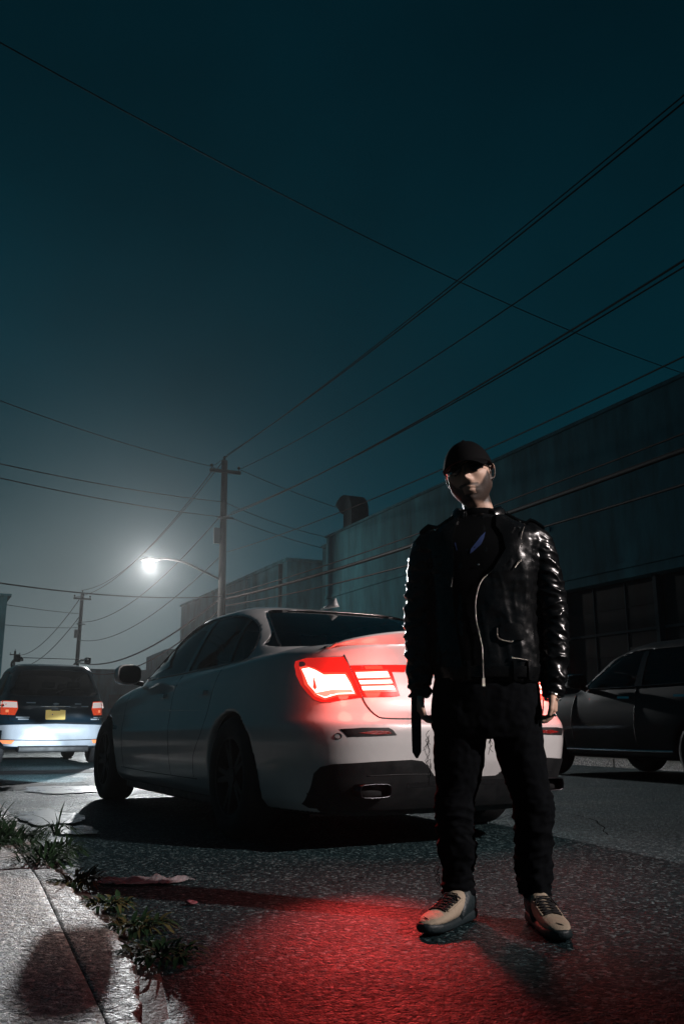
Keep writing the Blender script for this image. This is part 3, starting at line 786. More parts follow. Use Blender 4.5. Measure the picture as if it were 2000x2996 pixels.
def wheel(parent, x, y, z, r, w, side, key):
    """tyre with rim as its part's parts; built once per car kind then shared"""
    if key not in WHEEL:
        hw = w / 2
        prof = [(r * .66, hw - .012), (r * .70, hw), (r * .86, hw + .006), (r * .96, hw - .012), (r, hw - .035), (r, -hw + .035), (r * .96, -hw + .012), (r * .86, -hw), (r * .66, -hw + .01)]
        N = 56; bm = bmesh.new(); rs = [[(a * math.cos(2 * PI * i / N), b, a * math.sin(2 * PI * i / N)) for a, b in prof] for i in range(N)]
        vr = [[bm.verts.new(p) for p in q] for q in rs]
        for i in range(N):
            a, b = vr[i], vr[(i + 1) % N]
            for j in range(len(prof) - 1): bm.faces.new((a[j], a[j + 1], b[j + 1], b[j]))
        bmesh.ops.recalc_face_normals(bm, faces=bm.faces)
        me = bpy.data.meshes.new('tyre'); bm.to_mesh(me); bm.free(); [setattr(p, 'use_smooth', True) for p in me.polygons]; me.materials.append(RUBBER)
        bm = bmesh.new(); rr = r * .68
        prof = [(rr, hw - .01), (rr * .93, hw - .012), (rr * .9, hw - .05), (rr * .9, -hw + .03)]
        vr = [[bm.verts.new((a * math.cos(2 * PI * i / N), b, a * math.sin(2 * PI * i / N))) for a, b in prof] for i in range(N)]
        for i in range(N):
            a, b = vr[i], vr[(i + 1) % N]
            for j in range(len(prof) - 1): bm.faces.new((a[j], a[j + 1], b[j + 1], b[j]))
        for k in range(10):
            t = 2 * PI * (k // 2) / 5 + (0.16 if k % 2 else -0.16)
            q = Matrix.Rotation(t, 3, 'Y')
            vs = [bm.verts.new(q @ Vector(p)) for p in ((.03, hw - .03, -.02), (rr * .93, hw - .02, -.012), (rr * .93, hw - .02, .012), (.03, hw - .03, .02), (.03, hw - .07, -.02), (rr * .93, hw - .06, -.012), (rr * .93, hw - .06, .012), (.03, hw - .07, .02))]
            for f in ((0, 1, 2, 3), (7, 6, 5, 4), (0, 4, 5, 1), (2, 6, 7, 3), (1, 5, 6, 2)): bm.faces.new([vs[i] for i in f])
        tube(bm, [(0, hw - .09, 0), (0, hw - .02, 0)], .055, 16)
        bmesh.ops.recalc_face_normals(bm, faces=bm.faces)
        me2 = bpy.data.meshes.new('rim'); bm.to_mesh(me2); bm.free(); me2.materials.append(ALLOY)
        bm = bmesh.new(); tube(bm, [(0, -hw + .04, 0), (0, -hw + .09, 0)], rr * .86, 32)
        me3 = bpy.data.meshes.new('brake_disc'); bm.to_mesh(me3); bm.free(); me3.materials.append(TRIM)
        WHEEL[key] = (me, me2, me3)
    me, me2, me3 = WHEEL[key]
    o = link('tyre', me, None, parent); o.name = 'wheel'; o.location = (x, y, z); o.rotation_euler = (0, 0, 0 if side > 0 else PI)
    a = link('rim', me2, None, o); b = link('brake_disc', me3, None, o)
    return o

# ---------------- the white sedan
T_SEDAN = dict(
    z=[.18, .20, .25, .33, .45, .55, .61, .65, .675, .70, .75, .85, .92, .98, 1.01, 1.03, 1.045, 1.05],
    w=[.80, .86, .90, .922, .940, .948, .950, .950, .947, .943, .936, .927, .915, .895, .88, .86, .835, .80],
    xr=[-.93, -.97, -1.02, -1.07, -1.115, -1.13, -1.133, -1.125, -1.10, -1.082, -1.065, -1.045, -1.035, -1.035, -1.04, -1.04, -1.02, -.98],
    xf=[3.70, 3.78, 3.85, 3.92, 3.94, 3.94, 3.94, 3.93, 3.91, 3.89, 3.85, 3.75, 3.66, 3.58, 3.5, 3.44, 3.36, 3.25],
    ztop=([-1.1, -.6, 0, 1.3, 2.4, 3.0, 3.5, 3.95], [1.055, 1.06, 1.035, .985, .955, .90, .82, .70]),
    crown=([-1.1, -.5, 1, 3, 3.9], [.045, .04, .03, .04, .03]), mid=1.25, n=6,
    gz=[.86, .95, 1.03, 1.10, 1.20, 1.30, 1.37, 1.42, 1.45, 1.468, 1.478],
    gxr=[-1.0, -.90, -.68, -.46, -.20, .06, .25, .42, .60, .82, 1.0],
    gxf=[2.95, 2.85, 2.70, 2.52, 2.28, 2.03, 1.84, 1.66, 1.48, 1.25, 1.1],
    gw=[.90, .875, .83, .80, .752, .700, .655, .605, .53, .38, .10], gc=(1.05, 0, 1.08), gn=4.5,
    axles=(0, 3.07), arch=.372, wz=.345,
    side_glass=[(2.32, 1.005), (1.3, 1.005), (.22, 1.03), (.06, 1.08), (.10, 1.17), (.27, 1.28), (.58, 1.365), (1.0, 1.395), (1.45, 1.375), (1.80, 1.27), (2.12, 1.12)],
    rear_glass=[(-.69, 1.10), (0, 1.115), (.69, 1.10), (.63, 1.22), (.545, 1.36), (.50, 1.385), (0, 1.405), (-.50, 1.385), (-.545, 1.36), (-.63, 1.22)], rg_to=.8,
    front_glass=[(-.76, 1.02), (0, 1.03), (.76, 1.02), (.60, 1.33), (.52, 1.375), (0, 1.39), (-.52, 1.375), (-.60, 1.33)], fg_from=1.35)
car = thing('parked_car', 'white sedan with glowing red tail light parked behind the standing man', 'car', (2.63, 5.28, 0), PI / 2 + R(3))
body, bv, gv = make_shell(T_SEDAN, WHITE, car, 0.012)
def pair(fn):
    for s in (1, -1): fn(s)
def flip(poly, s): return [(p[0] * s, p[1]) for p in poly]
# glass set just inside the openings
def grow(poly, c, k): return [(c[0] + (p[0] - c[0]) * k, c[1] + (p[1] - c[1]) * k) for p in poly]
panel('rear_window', grow(roundp(T_SEDAN['rear_glass'], 4), (0, 1.24), 1.03), 'B', gv, GLASS_L, car, off=-.016, grid=.05, rim=.004)
panel('windscreen', grow(roundp(T_SEDAN['front_glass'], 4), (0, 1.2), 1.03), 'F', gv, GLASS_L, car, off=-.016, grid=.05, rim=.004)
SG = roundp(T_SEDAN['side_glass'], 4)
for ax in ('L', 'Rt'):
    panel('side_window', grow(SG, (1.1, 1.18), 1.02), ax, gv, GLASS_S, car, off=-.013, grid=.05, rim=.004)
    panel('door_pillar', [(1.10, 1.0), (1.19, 1.0), (1.135, 1.39), (1.06, 1.39)], ax, gv, GLOSSTRIM, car, off=-.004, grid=.05)
    panel('door_pillar', [(.30, 1.01), (.335, 1.01), (.43, 1.33), (.40, 1.32)], ax, gv, GLOSSTRIM, car, off=-.004, grid=.05)
    ribbon('window_trim', [(p[0], p[1]) for p in grow(SG, (1.1, 1.18), 1.015)] + [tuple(grow(SG, (1.1, 1.18), 1.015)[0])], ax, gv, .010, GLOSSTRIM, car, off=.001, k=1)
    for nm, ln in (('door_gap', [(1.16, .985), (1.17, .7), (1.15, .30)]), ('door_gap', [(.30, 1.0), (.36, .8), (.44, .62), (.62, .45), (.66, .31)]),
                   ('door_gap', [(2.40, .95), (2.44, .7), (2.42, .30)]), ('sill_gap', [(.6, .30), (1.6, .295), (2.5, .30)])):
        ribbon(nm, ln, ax, bv, .006, TRIM, car, off=-.001)
    for hx in (1.32, .44):
        panel('door_handle', [(hx, .83), (hx + .21, .835), (hx + .21, .862), (hx, .858)], ax, bv, WHITE, car, off=.028, grid=.05, rim=.03)
    ribbon('character_line', [(.5, .735), (1.5, .74), (2.8, .72)], ax, bv, .006, WHITE, car, off=.0)
    panel('side_vent', [(2.62, .60), (2.86, .61), (2.86, .645), (2.62, .63)], ax, bv, CHROME, car, off=.004, grid=.06)
for nm, pts in (('roof_trim', [(-.03, 0)]),): pass
ribbon('rear_window_trim', [(-.50, 1.392), (-.2, 1.406), (.2, 1.406), (.50, 1.392)], 'B', gv, .014, GLOSSTRIM, car, off=.0)
ribbon('rear_window_trim', [(.70, 1.105), (.64, 1.22), (.555, 1.36), (.50, 1.392)], 'B', gv, .014, GLOSSTRIM, car, off=.0)
ribbon('rear_window_trim', [(-.70, 1.105), (-.64, 1.22), (-.555, 1.36), (-.50, 1.392)], 'B', gv, .014, GLOSSTRIM, car, off=.0)
for x in (.25, .45, .62): pass
# tail lamps
LO = [(.835, .955), (.828, .98), (.80, .993), (.755, .992), (.71, .992), (.675, .992), (.655, .947), (.633, .88), (.612, .814), (.602, .782), (.655, .775), (.705, .768), (.745, .758), (.778, .757), (.800, .770), (.818, .807), (.832, .852), (.838, .903)]
BO = [(.826, .944), (.809, .951), (.788, .938), (.762, .911), (.668, .909), (.647, .857), (.629, .792), (.715, .787), (.766, .768), (.797, .790), (.822, .852)]
BM_ = [(.822, .935), (.803, .940), (.785, .925), (.760, .899), (.676, .899), (.655, .850), (.640, .800), (.715, .797), (.765, .779), (.790, .798), (.812, .852)]
LI = [(.647, .946), (.336, .956), (.345, .918), (.425, .918), (.406, .855), (.390, .793), (.440, .787), (.593, .783), (.607, .819), (.627, .88)]
B1 = [(.626, .910), (.455, .918), (.442, .888), (.617, .880)]
B2 = [(.614, .868), (.437, .874), (.428, .857), (.606, .849)]
B3 = [(.603, .838), (.426, .843), (.418, .824), (.597, .818)]
PL = [(.58, .943), (.485, .947), (.478, .930), (.572, .927)]
def tail(s):
    a = panel('tail_light', flip(LO, s), 'B', bv, RED_DARK, car, off=.006, grid=.03, rim=.02)
    b = panel('glowing_rim', flip(BO, s), 'B', bv, RED_RIM, a, off=.0085, grid=.03, rim=.004)
    panel('lit_bars', flip(BM_, s), 'B', bv, RED_HOT, a, off=.0105, grid=.03, rim=.004)
    ribbon('lamp_divider', flip([(.800, .895), (.785, .872), (.76, .860), (.74, .858)], s), 'B', bv, .004, RED_WARM, a, off=.0125)
    panel('turn_signal', flip([(.80, .805), (.765, .785), (.715, .803), (.650, .806), (.653, .822), (.74, .820)], s), 'B', bv, RED_WARM, a, off=.0125, grid=.03, rim=.004)
    c = panel('boot_lamp', flip(LI, s), 'B', bv, RED_DARK, car, off=.006, grid=.03, rim=.02)
    gl = [(.632, .918), (.450, .926), (.408, .812), (.592, .806)]
    panel('glowing_rim', flip(gl, s), 'B', bv, RED_RIM, c, off=.0085, grid=.03, rim=.004)
    for q in (B1, B2, B3): panel('lit_bar', flip(q, s), 'B', bv, RED_HOT, c, off=.0105, grid=.03, rim=.004)
    panel('lamp_detail', flip(PL, s), 'B', bv, RED_RIM, c, off=.009, grid=.03, rim=.004)
    for (x, y, z, p) in ((-1.04, .74, .86, 1.0), (-1.11, .53, .865, .8)):
        lamp('tail_light_glow', 'POINT', (x, y * s, z), TAIL_W * p, (1.0, 0.10, 0.07), car, radius=.075)
    lamp('tail_light_beam', 'SPOT', (-1.12, .66 * s, .86), TAIL_BEAM_W * (1 if s > 0 else .06), (1.0, 0.05, 0.045), car, radius=.07, rot=aim((-1.12, .66 * s, .86), (-2.45, (1.37 if s > 0 else -.9), 0)), spot_size=R(32), spot_blend=1.0)
pair(tail)
panel('boot_garnish', [(-.33, .956), (.33, .956), (.335, .918), (-.335, .918)], 'B', bv, RED_OFF, car, off=.008, grid=.05)
for s in (1, -1):
    ribbon('boot_gap', flip([(.672, 1.0), (.652, .945), (.600, .778), (.576, .726), (.545, .690), (.505, .676), (.33, .673), (0, .673)], s), 'B', bv, .008, TRIM, car, off=.0015, k=4)
    rf = panel('reflector', flip([(.735, .622), (.633, .629), (.500, .629), (.478, .618), (.455, .592), (.55, .588), (.70, .584)], s), 'B', bv, TRIM, car, off=.004, grid=.04)
    panel('reflector_lens', flip([(.655, .603), (.58, .615), (.50, .613), (.485, .600), (.56, .594)], s), 'B', bv, RED_OFF, rf, off=.007, grid=.04, rim=.004)
    sr = [( .74 + .014 * math.cos(2 * PI * k / 16), .588 + .014 * math.sin(2 * PI * k / 16)) for k in range(17)]
    ribbon('parking_sensor', flip(sr, s), 'B', bv, .0035, TRIM, car, off=.001, k=1)
    dt = [(.80, .24), (.805, .40), (.79, .435), (.75, .450), (.56, .462), (.36, .468), (.30, .460), (.262, .435), (.215, .385), (.19, .375), (0, .372), (0, .215), (.4, .215), (.77, .22)]
    dfp = panel('diffuser', flip(dt, s), 'B', bv, TRIM, car, off=.011, grid=.025, rim=.022)
    ribbon('diffuser_crease', flip([(.60, .392), (.40, .396), (.22, .392)], s), 'B', bv, .008, TRIM, dfp, off=.008)
    panel('diffuser_lip', flip([(.37, .352), (.0, .362), (.0, .332), (.37, .326)], s), 'B', bv, GLOSSTRIM, dfp, off=.012, grid=.05, rim=.008)
    # exhaust: open chrome rectangle with a dark throat
    ex = bpy.data.objects.new('exhaust_tip', None)
    bm = bmesh.new(); y0, y1, z0, z1 = (.475, .655, .285, .352)
    loop = roundp([(y0 + .02, z0), (y1 - .02, z0), (y1, z0 + .02), (y1, z1 - .02), (y1 - .02, z1), (y0 + .02, z1), (y0, z1 - .02), (y0, z0 + .02)], 3)
    cyy, czz = (y0 + y1) / 2, (z0 + z1) / 2
    def lp(x, k): return [(x, s * (cyy + (a - cyy) * (1 - .10 * k)), czz + (b - czz) * (1 - .22 * k)) for a, b in loop]
    rings(bm, [lp(-1.02, 0), lp(-1.105, 0), lp(-1.108, .5), lp(-1.10, 1), lp(-.98, 1)], cap=False)
    e_ = obj('exhaust_tip', bm, mat('dark_chrome', (.05, .05, .055), .3, metal=1), car)
    bm = bmesh.new(); rings(bm, [lp(-1.06, 1.05), lp(-1.055, 1.1)]); obj('throat', bm, CABLE, e_)
# boot lid spoiler lip
bm = bmesh.new(); rs = []
for i in range(41):
    y = -.735 + 1.47 * i / 40; q = abs(y) / .735
    base = bv.ray_cast(Vector((-.86, y, 3)), Vector((0, 0, -1)))[0]
    edge = bv.ray_cast(Vector((-4, y, 1.035)), Vector((1, 0, 0)))[0]
    zb_ = base.z if base else 1.07; xe = edge.x if edge else -1.0
    k = (1 - q ** 3); h = .048 * k + .002
    zt = zb_ + h; xl = xe - .050 * k
    rs.append([(-.72 - .04 * q * q, y, zb_ - .006), (-.82, y, zb_ + .006 * k), (-.93, y, zb_ + .5 * h), (xl + .02, y, zt - .002), (xl, y, zt - .006), (xl + .004, y, zt - .018), (xe + .005, y, 1.055 + .004 * k), (xe + .03, y, 1.045), (-.85, y, 1.03), (-.76, y, zb_ - .03)])
rings(bm, rs); obj('spoiler', bm, WHITE, car)
# shark fin
bm = bmesh.new()
rings(bm, [[(.50 - .09, .026, 1.452), (.50 - .11, 0, 1.452), (.50 - .09, -.026, 1.452), (.62, -.014, 1.458), (.66, 0, 1.458), (.62, .014, 1.458)],
           [(.50 - .085, .017, 1.475), (.50 - .10, 0, 1.475), (.50 - .085, -.017, 1.475), (.54, -.010, 1.475), (.57, 0, 1.475), (.54, .010, 1.475)],
           [(.42, .005, 1.512), (.41, 0, 1.512), (.42, -.005, 1.512), (.44, -.004, 1.512), (.445, 0, 1.512), (.44, .004, 1.512)]])
obj('antenna', bm, WHITE, car)
# mirrors
for s in (1, -1):
    bm = bmesh.new(); rs = []
    for (x, k) in ((2.30, .35), (2.27, .8), (2.20, 1), (2.10, 1.02), (2.075, .97)):
        rs.append([(x, s * (1.000 + .095 * k * sup(2 * PI * i / 20, 3.2)[0]), 1.035 + .078 * k * sup(2 * PI * i / 20, 3.2)[1]) for i in range(20)])
    rings(bm, rs); mi = obj('wing_mirror', bm, WHITE, car)
    bm = bmesh.new(); rings(bm, [[(x, s * (1.000 + .087 * k * sup(2 * PI * i / 20, 3.2)[0]), 1.035 + .070 * k * sup(2 * PI * i / 20, 3.2)[1]) for i in range(20)] for x, k in ((2.0745, 1), (2.070, .97))])
    obj('mirror_glass', bm, mat('mirror_dark', (.004, .005, .006), .3), mi)
    tubeo('mirror_stalk', [(2.20, s * .86, .965), (2.19, s * .93, .975), (2.18, s * .98, 1.0)], [.035, .028, .03], TRIM, mi, flat=.6)
for ax, y in ((0, .815), (3.07, .82)):
    for s in (1, -1): wheel(car, ax, s * y, .345, .345, .245, s, 'sedan')
for s in (1, -1):
    hl = panel('headlight', flip([(.86, .68), (.60, .63), (.48, .62), (.50, .72), (.66, .745), (.83, .75)], s), 'F', bv, HEADGLOW, car, off=.006, grid=.05)
    panel('kidney_grille', flip([(.04, .50), (.30, .50), (.33, .60), (.29, .72), (.05, .72)], s), 'F', bv, GLOSSTRIM, car, off=.006, grid=.05)
lamp('headlight_beam', 'SPOT', (4.02, .70, .66), HEADLIGHT_W, (.78, .90, 1.0), car, radius=.04, rot=aim((4.02, .70, .66), (10.02, .9, -.46)), spot_size=R(24), spot_blend=.12)
lamp('headlight_beam', 'SPOT', (4.02, -.70, .66), HEADLIGHT_W, (.78, .90, 1.0), car, radius=.04, rot=aim((4.02, -.70, .66), (10.02, -.3, -.46)), spot_size=R(24), spot_blend=.12)
bm = bmesh.new(); box(bm, -.42, 3.6, -.60, .60, .14, .34); box(bm, .45, 2.62, -.84, .84, .135, .24, .02); obj('underbody', bm, TRIM, car, smooth=False)
# seats and headrests seen through the glass
for x, ys_ in ((.35, (-.42, 0, .42)), (1.42, (-.40, .40))):
    for y in ys_:
        bm = bmesh.new(); box(bm, x - .06, x + .06, y - .20, y + .20, .95, 1.10, .04); st = obj('seat_back', bm, CABIN, car)
        bm = bmesh.new(); box(bm, x - .05, x + .04, y - .11, y + .11, 1.12, 1.25, .035); obj('headrest', bm, CABIN, st)

# ---------------- blue crossover ahead (seen from the rear)
def suv_tab(L, H, Wd, rearx=-.85):
    k = H / 1.70; f = L + rearx
    z = [.24, .27, .33, .42, .52, .60, .66, .72, .80, .90, .97, 1.02, 1.06, 1.08]
    w = [.80, .86, .89, .905, .915, .92, .92, .918, .912, .90, .885, .87, .85, .82]
    xr = [-.70, -.76, -.82, -.86, -.875, -.87, -.84, -.80, -.79, -.78, -.775, -.77, -.76, -.74]
    xf = [f - .3, f - .2, f - .1, f - .04, f, f, f, f - .02, f - .06, f - .15, f - .2, f - .25, f - .3, f - .35]
    ax = 2.65
    return dict(z=z, w=[a * Wd / 1.84 for a in w], xr=xr, xf=xf,
        ztop=([-.9, 0, 1.9, 2.3, 2.9, f], [1.09, 1.08, 1.03, 1.02, .98, .84]), crown=([-.9, 1, f], [.0, .02, .05]), mid=1.1, n=5.5,
        gz=[.92, 1.0, 1.08, 1.20, 1.32, 1.44, 1.54 * k, 1.60 * k, 1.64 * k, 1.665 * k, 1.675 * k],
        gxr=[-.80, -.77, -.74, -.66, -.58, -.48, -.38, -.26, -.05, .3, .6],
        gxf=[2.45, 2.36, 2.26, 2.08, 1.88, 1.68, 1.48, 1.32, 1.15, .95, .8],
        gw=[a * Wd / 1.84 for a in (.90, .88, .855, .82, .78, .735, .69, .64, .56, .40, .12)], gc=(.8, 0, 1.15), gn=5,
        axles=(0, ax), arch=.375, wz=.35,
        side_glass=[(1.88, 1.09), (1.0, 1.09), (0, 1.11), (-.33, 1.16), (-.32, 1.30), (-.18, 1.44), (.4, 1.49), (1.0, 1.49), (1.38, 1.43), (1.66, 1.25)],
        rear_glass=[(-.66, 1.12), (0, 1.10), (.66, 1.12), (.63, 1.25), (.55, 1.44), (.48, 1.49), (0, 1.51), (-.48, 1.49), (-.55, 1.44), (-.63, 1.25)], rg_to=.1,
        front_glass=[(-.72, 1.10), (0, 1.11), (.72, 1.10), (.60, 1.42), (.50, 1.50), (0, 1.52), (-.50, 1.50), (-.60, 1.42)], fg_from=1.2)
T_B = suv_tab(4.55, 1.70, 1.80)
suv = thing('parked_car', 'dark blue crossover with yellow plate parked ahead of the white sedan', 'car', (2.03, 16.2, 0), PI / 2 + R(1))
sb, sv, sg = make_shell(T_B, BLUEP, suv, 0.02)
panel('rear_window', grow(roundp(T_B['rear_glass'], 4), (0, 1.3), 1.03), 'B', sg, GLASS_D, suv, off=-.018, grid=.08, rim=.004)
panel('windscreen', grow(roundp(T_B['front_glass'], 4), (0, 1.3), 1.03), 'F', sg, GLASS_L, suv, off=-.018, grid=.08, rim=.004)
for ax in ('L', 'Rt'):
    panel('side_window', grow(roundp(T_B['side_glass'], 4), (.8, 1.3), 1.02), ax, sg, GLASS_D, suv, off=-.015, grid=.08, rim=.004)
    ribbon('door_gap', [(.95, 1.05), (.97, .6), (.95, .35)], ax, sv, .008, TRIM, suv)
    ribbon('door_gap', [(.1, 1.05), (.2, .75), (.42, .45)], ax, sv, .008, TRIM, suv)
for s in (1, -1):
    tl = panel('tail_light', flip([(.90, 1.02), (.60, 1.00), (.58, .88), (.62, .78), (.84, .79), (.90, .90)], s), 'B', sv, SUV_RED, suv, off=.012, grid=.05, rim=.03)
    panel('reversing_lens', flip([(.87, 1.005), (.60, .985), (.59, .895), (.88, .91)], s), 'B', sv, SUV_CLEAR, tl, off=.018, grid=.05, rim=.008)
    panel('bulb_spot', flip([(.75, .865), (.71, .865), (.71, .825), (.75, .825)], s), 'B', sv, ORANGE, tl, off=.018, grid=.05, rim=.008)
    panel('bumper_reflector', flip([(.86, .40), (.60, .385), (.64, .33), (.87, .34)], s), 'B', sv, ORANGE, suv, off=.03, grid=.05, rim=.01)
    bm = bmesh.new(); tube(bm, spline([(-.35, s * .53, 1.66), (-.28, s * .54, 1.72), (.4, s * .55, 1.745), (1.0, s * .55, 1.72), (1.1, s * .54, 1.65)], 5), .02, 8); obj('roof_rail', bm, GLOSSTRIM, suv)
    ribbon('pillar_edge', flip([(.62, 1.51), (.72, 1.36), (.83, 1.10)], s), 'B', sv, .02, CHROME, suv, off=.0)
for bx in (-.1,):
    bm = bmesh.new(); tube(bm, [(bx, -.62, 1.735), (bx, .62, 1.735)], .006, 8); cb = obj('roof_bar', bm, TRIM, suv)
    for s in (1, -1):
        bm = bmesh.new(); box(bm, bx - .06, bx + .05, s * .58 - .05, s * .58 + .05, 1.66, 1.77, .02); obj('bar_foot', bm, TRIM, cb)
panel('bumper', [(-.93, .62), (0, .645), (.93, .62), (.93, .42), (.85, .30), (0, .27), (-.85, .30), (-.93, .42)], 'B', sv, LOWERP, suv, off=.025, grid=.06, rim=.04)
ribbon('bumper_step', [(-.9, .40), (0, .385), (.9, .40)], 'B', sv, .014, TRIM, suv, off=.028)
ribbon('tailgate_gap', [(-.70, .95), (-.66, .68), (0, .665), (.66, .68), (.70, .95)], 'B', sv, .012, TRIM, suv, off=.002)
panel('plate_recess', [(-.36, .90), (.36, .90), (.30, .68), (-.30, .68)], 'B', sv, BLUEP, suv, off=.004, grid=.06)
ribbon('tailgate_handle', [(-.26, .915), (0, .925), (.26, .915)], 'B', sv, .022, CHROME, suv, off=.012)
npl = panel('number_plate', [(-.155, .86), (-.155, .725), (-.145, .71), (.145, .71), (.155, .725), (.155, .86), (.07, .865), (.07, .85), (-.07, .85), (-.07, .865)], 'B', sv, PLATE, suv, off=.014, grid=.06)
panel('plate_mark', [(.055, .80), (.04, .80), (.043, .78), (.052, .78)], 'B', sv, INK, npl, off=.019, grid=.06, rim=.004)
em = panel('tailgate_badge', roundp([(.05, .96), (0, .975), (-.05, .96), (0, .945)], 4), 'B', sv, BADGE, suv, off=.012, grid=.05)
for (y0, z0, w_) in ((.46, .985, .14), (-.30, .97, .10), (-.40, .93, .12), (.60, .755, .2), (.57, .725, .16), (-.62, .755, .2), (-.57, .725, .16)):
    panel('tailgate_lettering', [(y0, z0), (y0 - w_, z0), (y0 - w_, z0 - .018), (y0, z0 - .018)], 'B', sv, BADGE, suv, off=.01, grid=.06)
bm = bmesh.new(); box(bm, -.9, -.6, -.55, .55, .2, .3, .02); obj('rear_valance', bm, TRIM, suv)
tubeo('exhaust', [(-.6, -.45, .24), (-.88, -.45, .23)], .035, CHROME, suv)
for ax in (0, 2.65):
    for s in (1, -1): wheel(suv, ax, s * .80, .35, .35, .22, s, 'suv')
rwp = ribbon('rear_wiper', [(0, 1.14), (-.15, 1.2), (-.38, 1.22)], 'B', sg, .014, TRIM, suv, off=.01)
for x, ys_ in ((.25, (-.42, 0, .42)), (1.15, (-.4, .4))):
    for y in ys_:
        bm = bmesh.new(); box(bm, x - .06, x + .06, y - .19, y + .19, 1.0, 1.22, .04); st = obj('seat_back', bm, CABIN, suv)
        bm = bmesh.new(); box(bm, x - .05, x + .04, y - .11, y + .11, 1.24, 1.36, .035); obj('headrest', bm, CABIN, st)

# ---------------- black car on the far side
T_K = suv_tab(4.7, 1.66, 1.86)
blk = thing('parked_car', 'black car with chrome sill strip parked across the road by the warehouse', 'car', (8.52, 7.25, 0), PI / 2)
kb_, kv, kg = make_shell(T_K, BLACKP, blk, 0.02)
panel('rear_window', grow(roundp(T_K['rear_glass'], 4), (0, 1.3), 1.03), 'B', kg, GLASS_D, blk, off=-.018, grid=.08, rim=.004)
panel('windscreen', grow(roundp(T_K['front_glass'], 4), (0, 1.3), 1.03), 'F', kg, GLASS_L, blk, off=-.018, grid=.08, rim=.004)
for ax in ('L', 'Rt'):
    panel('side_window', grow(roundp(T_K['side_glass'], 4), (.8, 1.3), 1.02), ax, kg, GLASS_L, blk, off=-.015, grid=.08, rim=.004)
    panel('door_pillar', [(.88, 1.08), (1.0, 1.08), (.94, 1.49), (.86, 1.49)], ax, kg, GLOSSTRIM, blk, off=-.004, grid=.06)
    ribbon('sill_strip', [(.42, .345), (1.3, .34), (2.26, .34)], ax, kv, .034, CHROME, blk, off=.006)
    ribbon('door_gap', [(.95, 1.06), (.97, .6), (.95, .38)], ax, kv, .008, TRIM, blk)
    ribbon('door_gap', [(2.05, 1.0), (2.1, .7), (2.06, .38)], ax, kv, .008, TRIM, blk)
    ribbon('window_sill_trim', [(1.9, 1.075), (1.0, 1.075), (0, 1.095)], ax, kg, .016, GLOSSTRIM, blk, off=.002)
    for hx in (1.02, .12):
        panel('door_handle', [(hx, .935), (hx + .2, .94), (hx + .2, .965), (hx, .96)], ax, kv, CHROME, blk, off=.035, grid=.05, rim=.03)
for s in (1, -1):
    bm = bmesh.new(); rs = []
    for (x, k) in ((1.98, .4), (1.95, .85), (1.86, 1), (1.79, .97)):
        rs.append([(x, s * (1.02 + .125 * k * sup(2 * PI * i / 20, 3.2)[0]), 1.16 + .085 * k * sup(2 * PI * i / 20, 3.2)[1]) for i in range(20)])
    rings(bm, rs); mi = obj('wing_mirror', bm, BLACKP, blk)
    bm = bmesh.new(); box(bm, 1.80, 1.95, min(s * .93, s * 1.12), max(s * .93, s * 1.12), 1.225, 1.252, .01); obj('mirror_cap', bm, CHROME, mi)
    tubeo('mirror_stalk', [(1.88, s * .84, 1.07), (1.88, s * .93, 1.10)], [.035, .03], TRIM, mi)
    panel('tail_light', flip([(.88, 1.0), (.6, .98), (.62, .8), (.88, .82)], s), 'B', kv, RED_OFF, blk, off=.01, grid=.06)
    panel('headlight', flip([(.86, .74), (.55, .68), (.56, .60), (.86, .64)], s), 'F', kv, SUV_CLEAR, blk, off=.01, grid=.06)
for ax in (0, 2.65):
    for s in (1, -1): wheel(blk, ax, s * .81, .35, .35, .23, s, 'black')
for x, ys_ in ((.25, (-.42, .42)), (1.15, (-.4, .4))):
    for y in ys_:
        bm = bmesh.new(); box(bm, x - .06, x + .06, y - .2, y + .2, 1.0, 1.22, .04); st = obj('seat_back', bm, CABIN, blk)
        bm = bmesh.new(); box(bm, x - .05, x + .04, y - .11, y + .11, 1.24, 1.37, .035); obj('headrest', bm, CABIN, st)
# ================================================================== THE MAN
man = thing('person', 'man in black leather jacket, cap and tan sneakers standing behind the white car', 'person', (1.829, 2.711, 0), R(-34))
def ell_ring(c, a, b, n=28, ex=2.3, tilt=None):
    out = []
    for i in range(n):
        u, v = sup(2 * PI * i / n, ex); p = Vector((u * a, v * b, 0))
        if tilt is not None: p = tilt @ p
        out.append(Vector(c) + p)
    return out
def union(bmlist, name, m, parent, vox, smooth_it=3, fn=None):
    bm = bmesh.new()
    for b in bmlist:
        bmesh.ops.recalc_face_normals(b, faces=b.faces)
        me = bpy.data.meshes.new('t'); b.to_mesh(me); b.free(); bm.from_mesh(me); bpy.data.meshes.remove(me)
    o = tmp(bm, name); mo = o.modifiers.new('r', 'REMESH'); mo.mode = 'VOXEL'; mo.voxel_size = vox; mo.use_smooth_shade = True
    mo = o.modifiers.new('s', 'SMOOTH'); mo.factor = .5; mo.iterations = smooth_it
    apply_mods(o); o.name = name
    if fn:
        nn = [v.normal.copy() for v in o.data.vertices]
        for v, q in zip(o.data.vertices, nn):
            d = fn(v.co, q)
            v.co += q * d if isinstance(d, float) else d
    o.data.materials.clear(); o.data.materials.append(m); o.parent = parent
    o.data.polygons.foreach_set('use_smooth', [True] * len(o.data.polygons)); o.data.update()
    return o
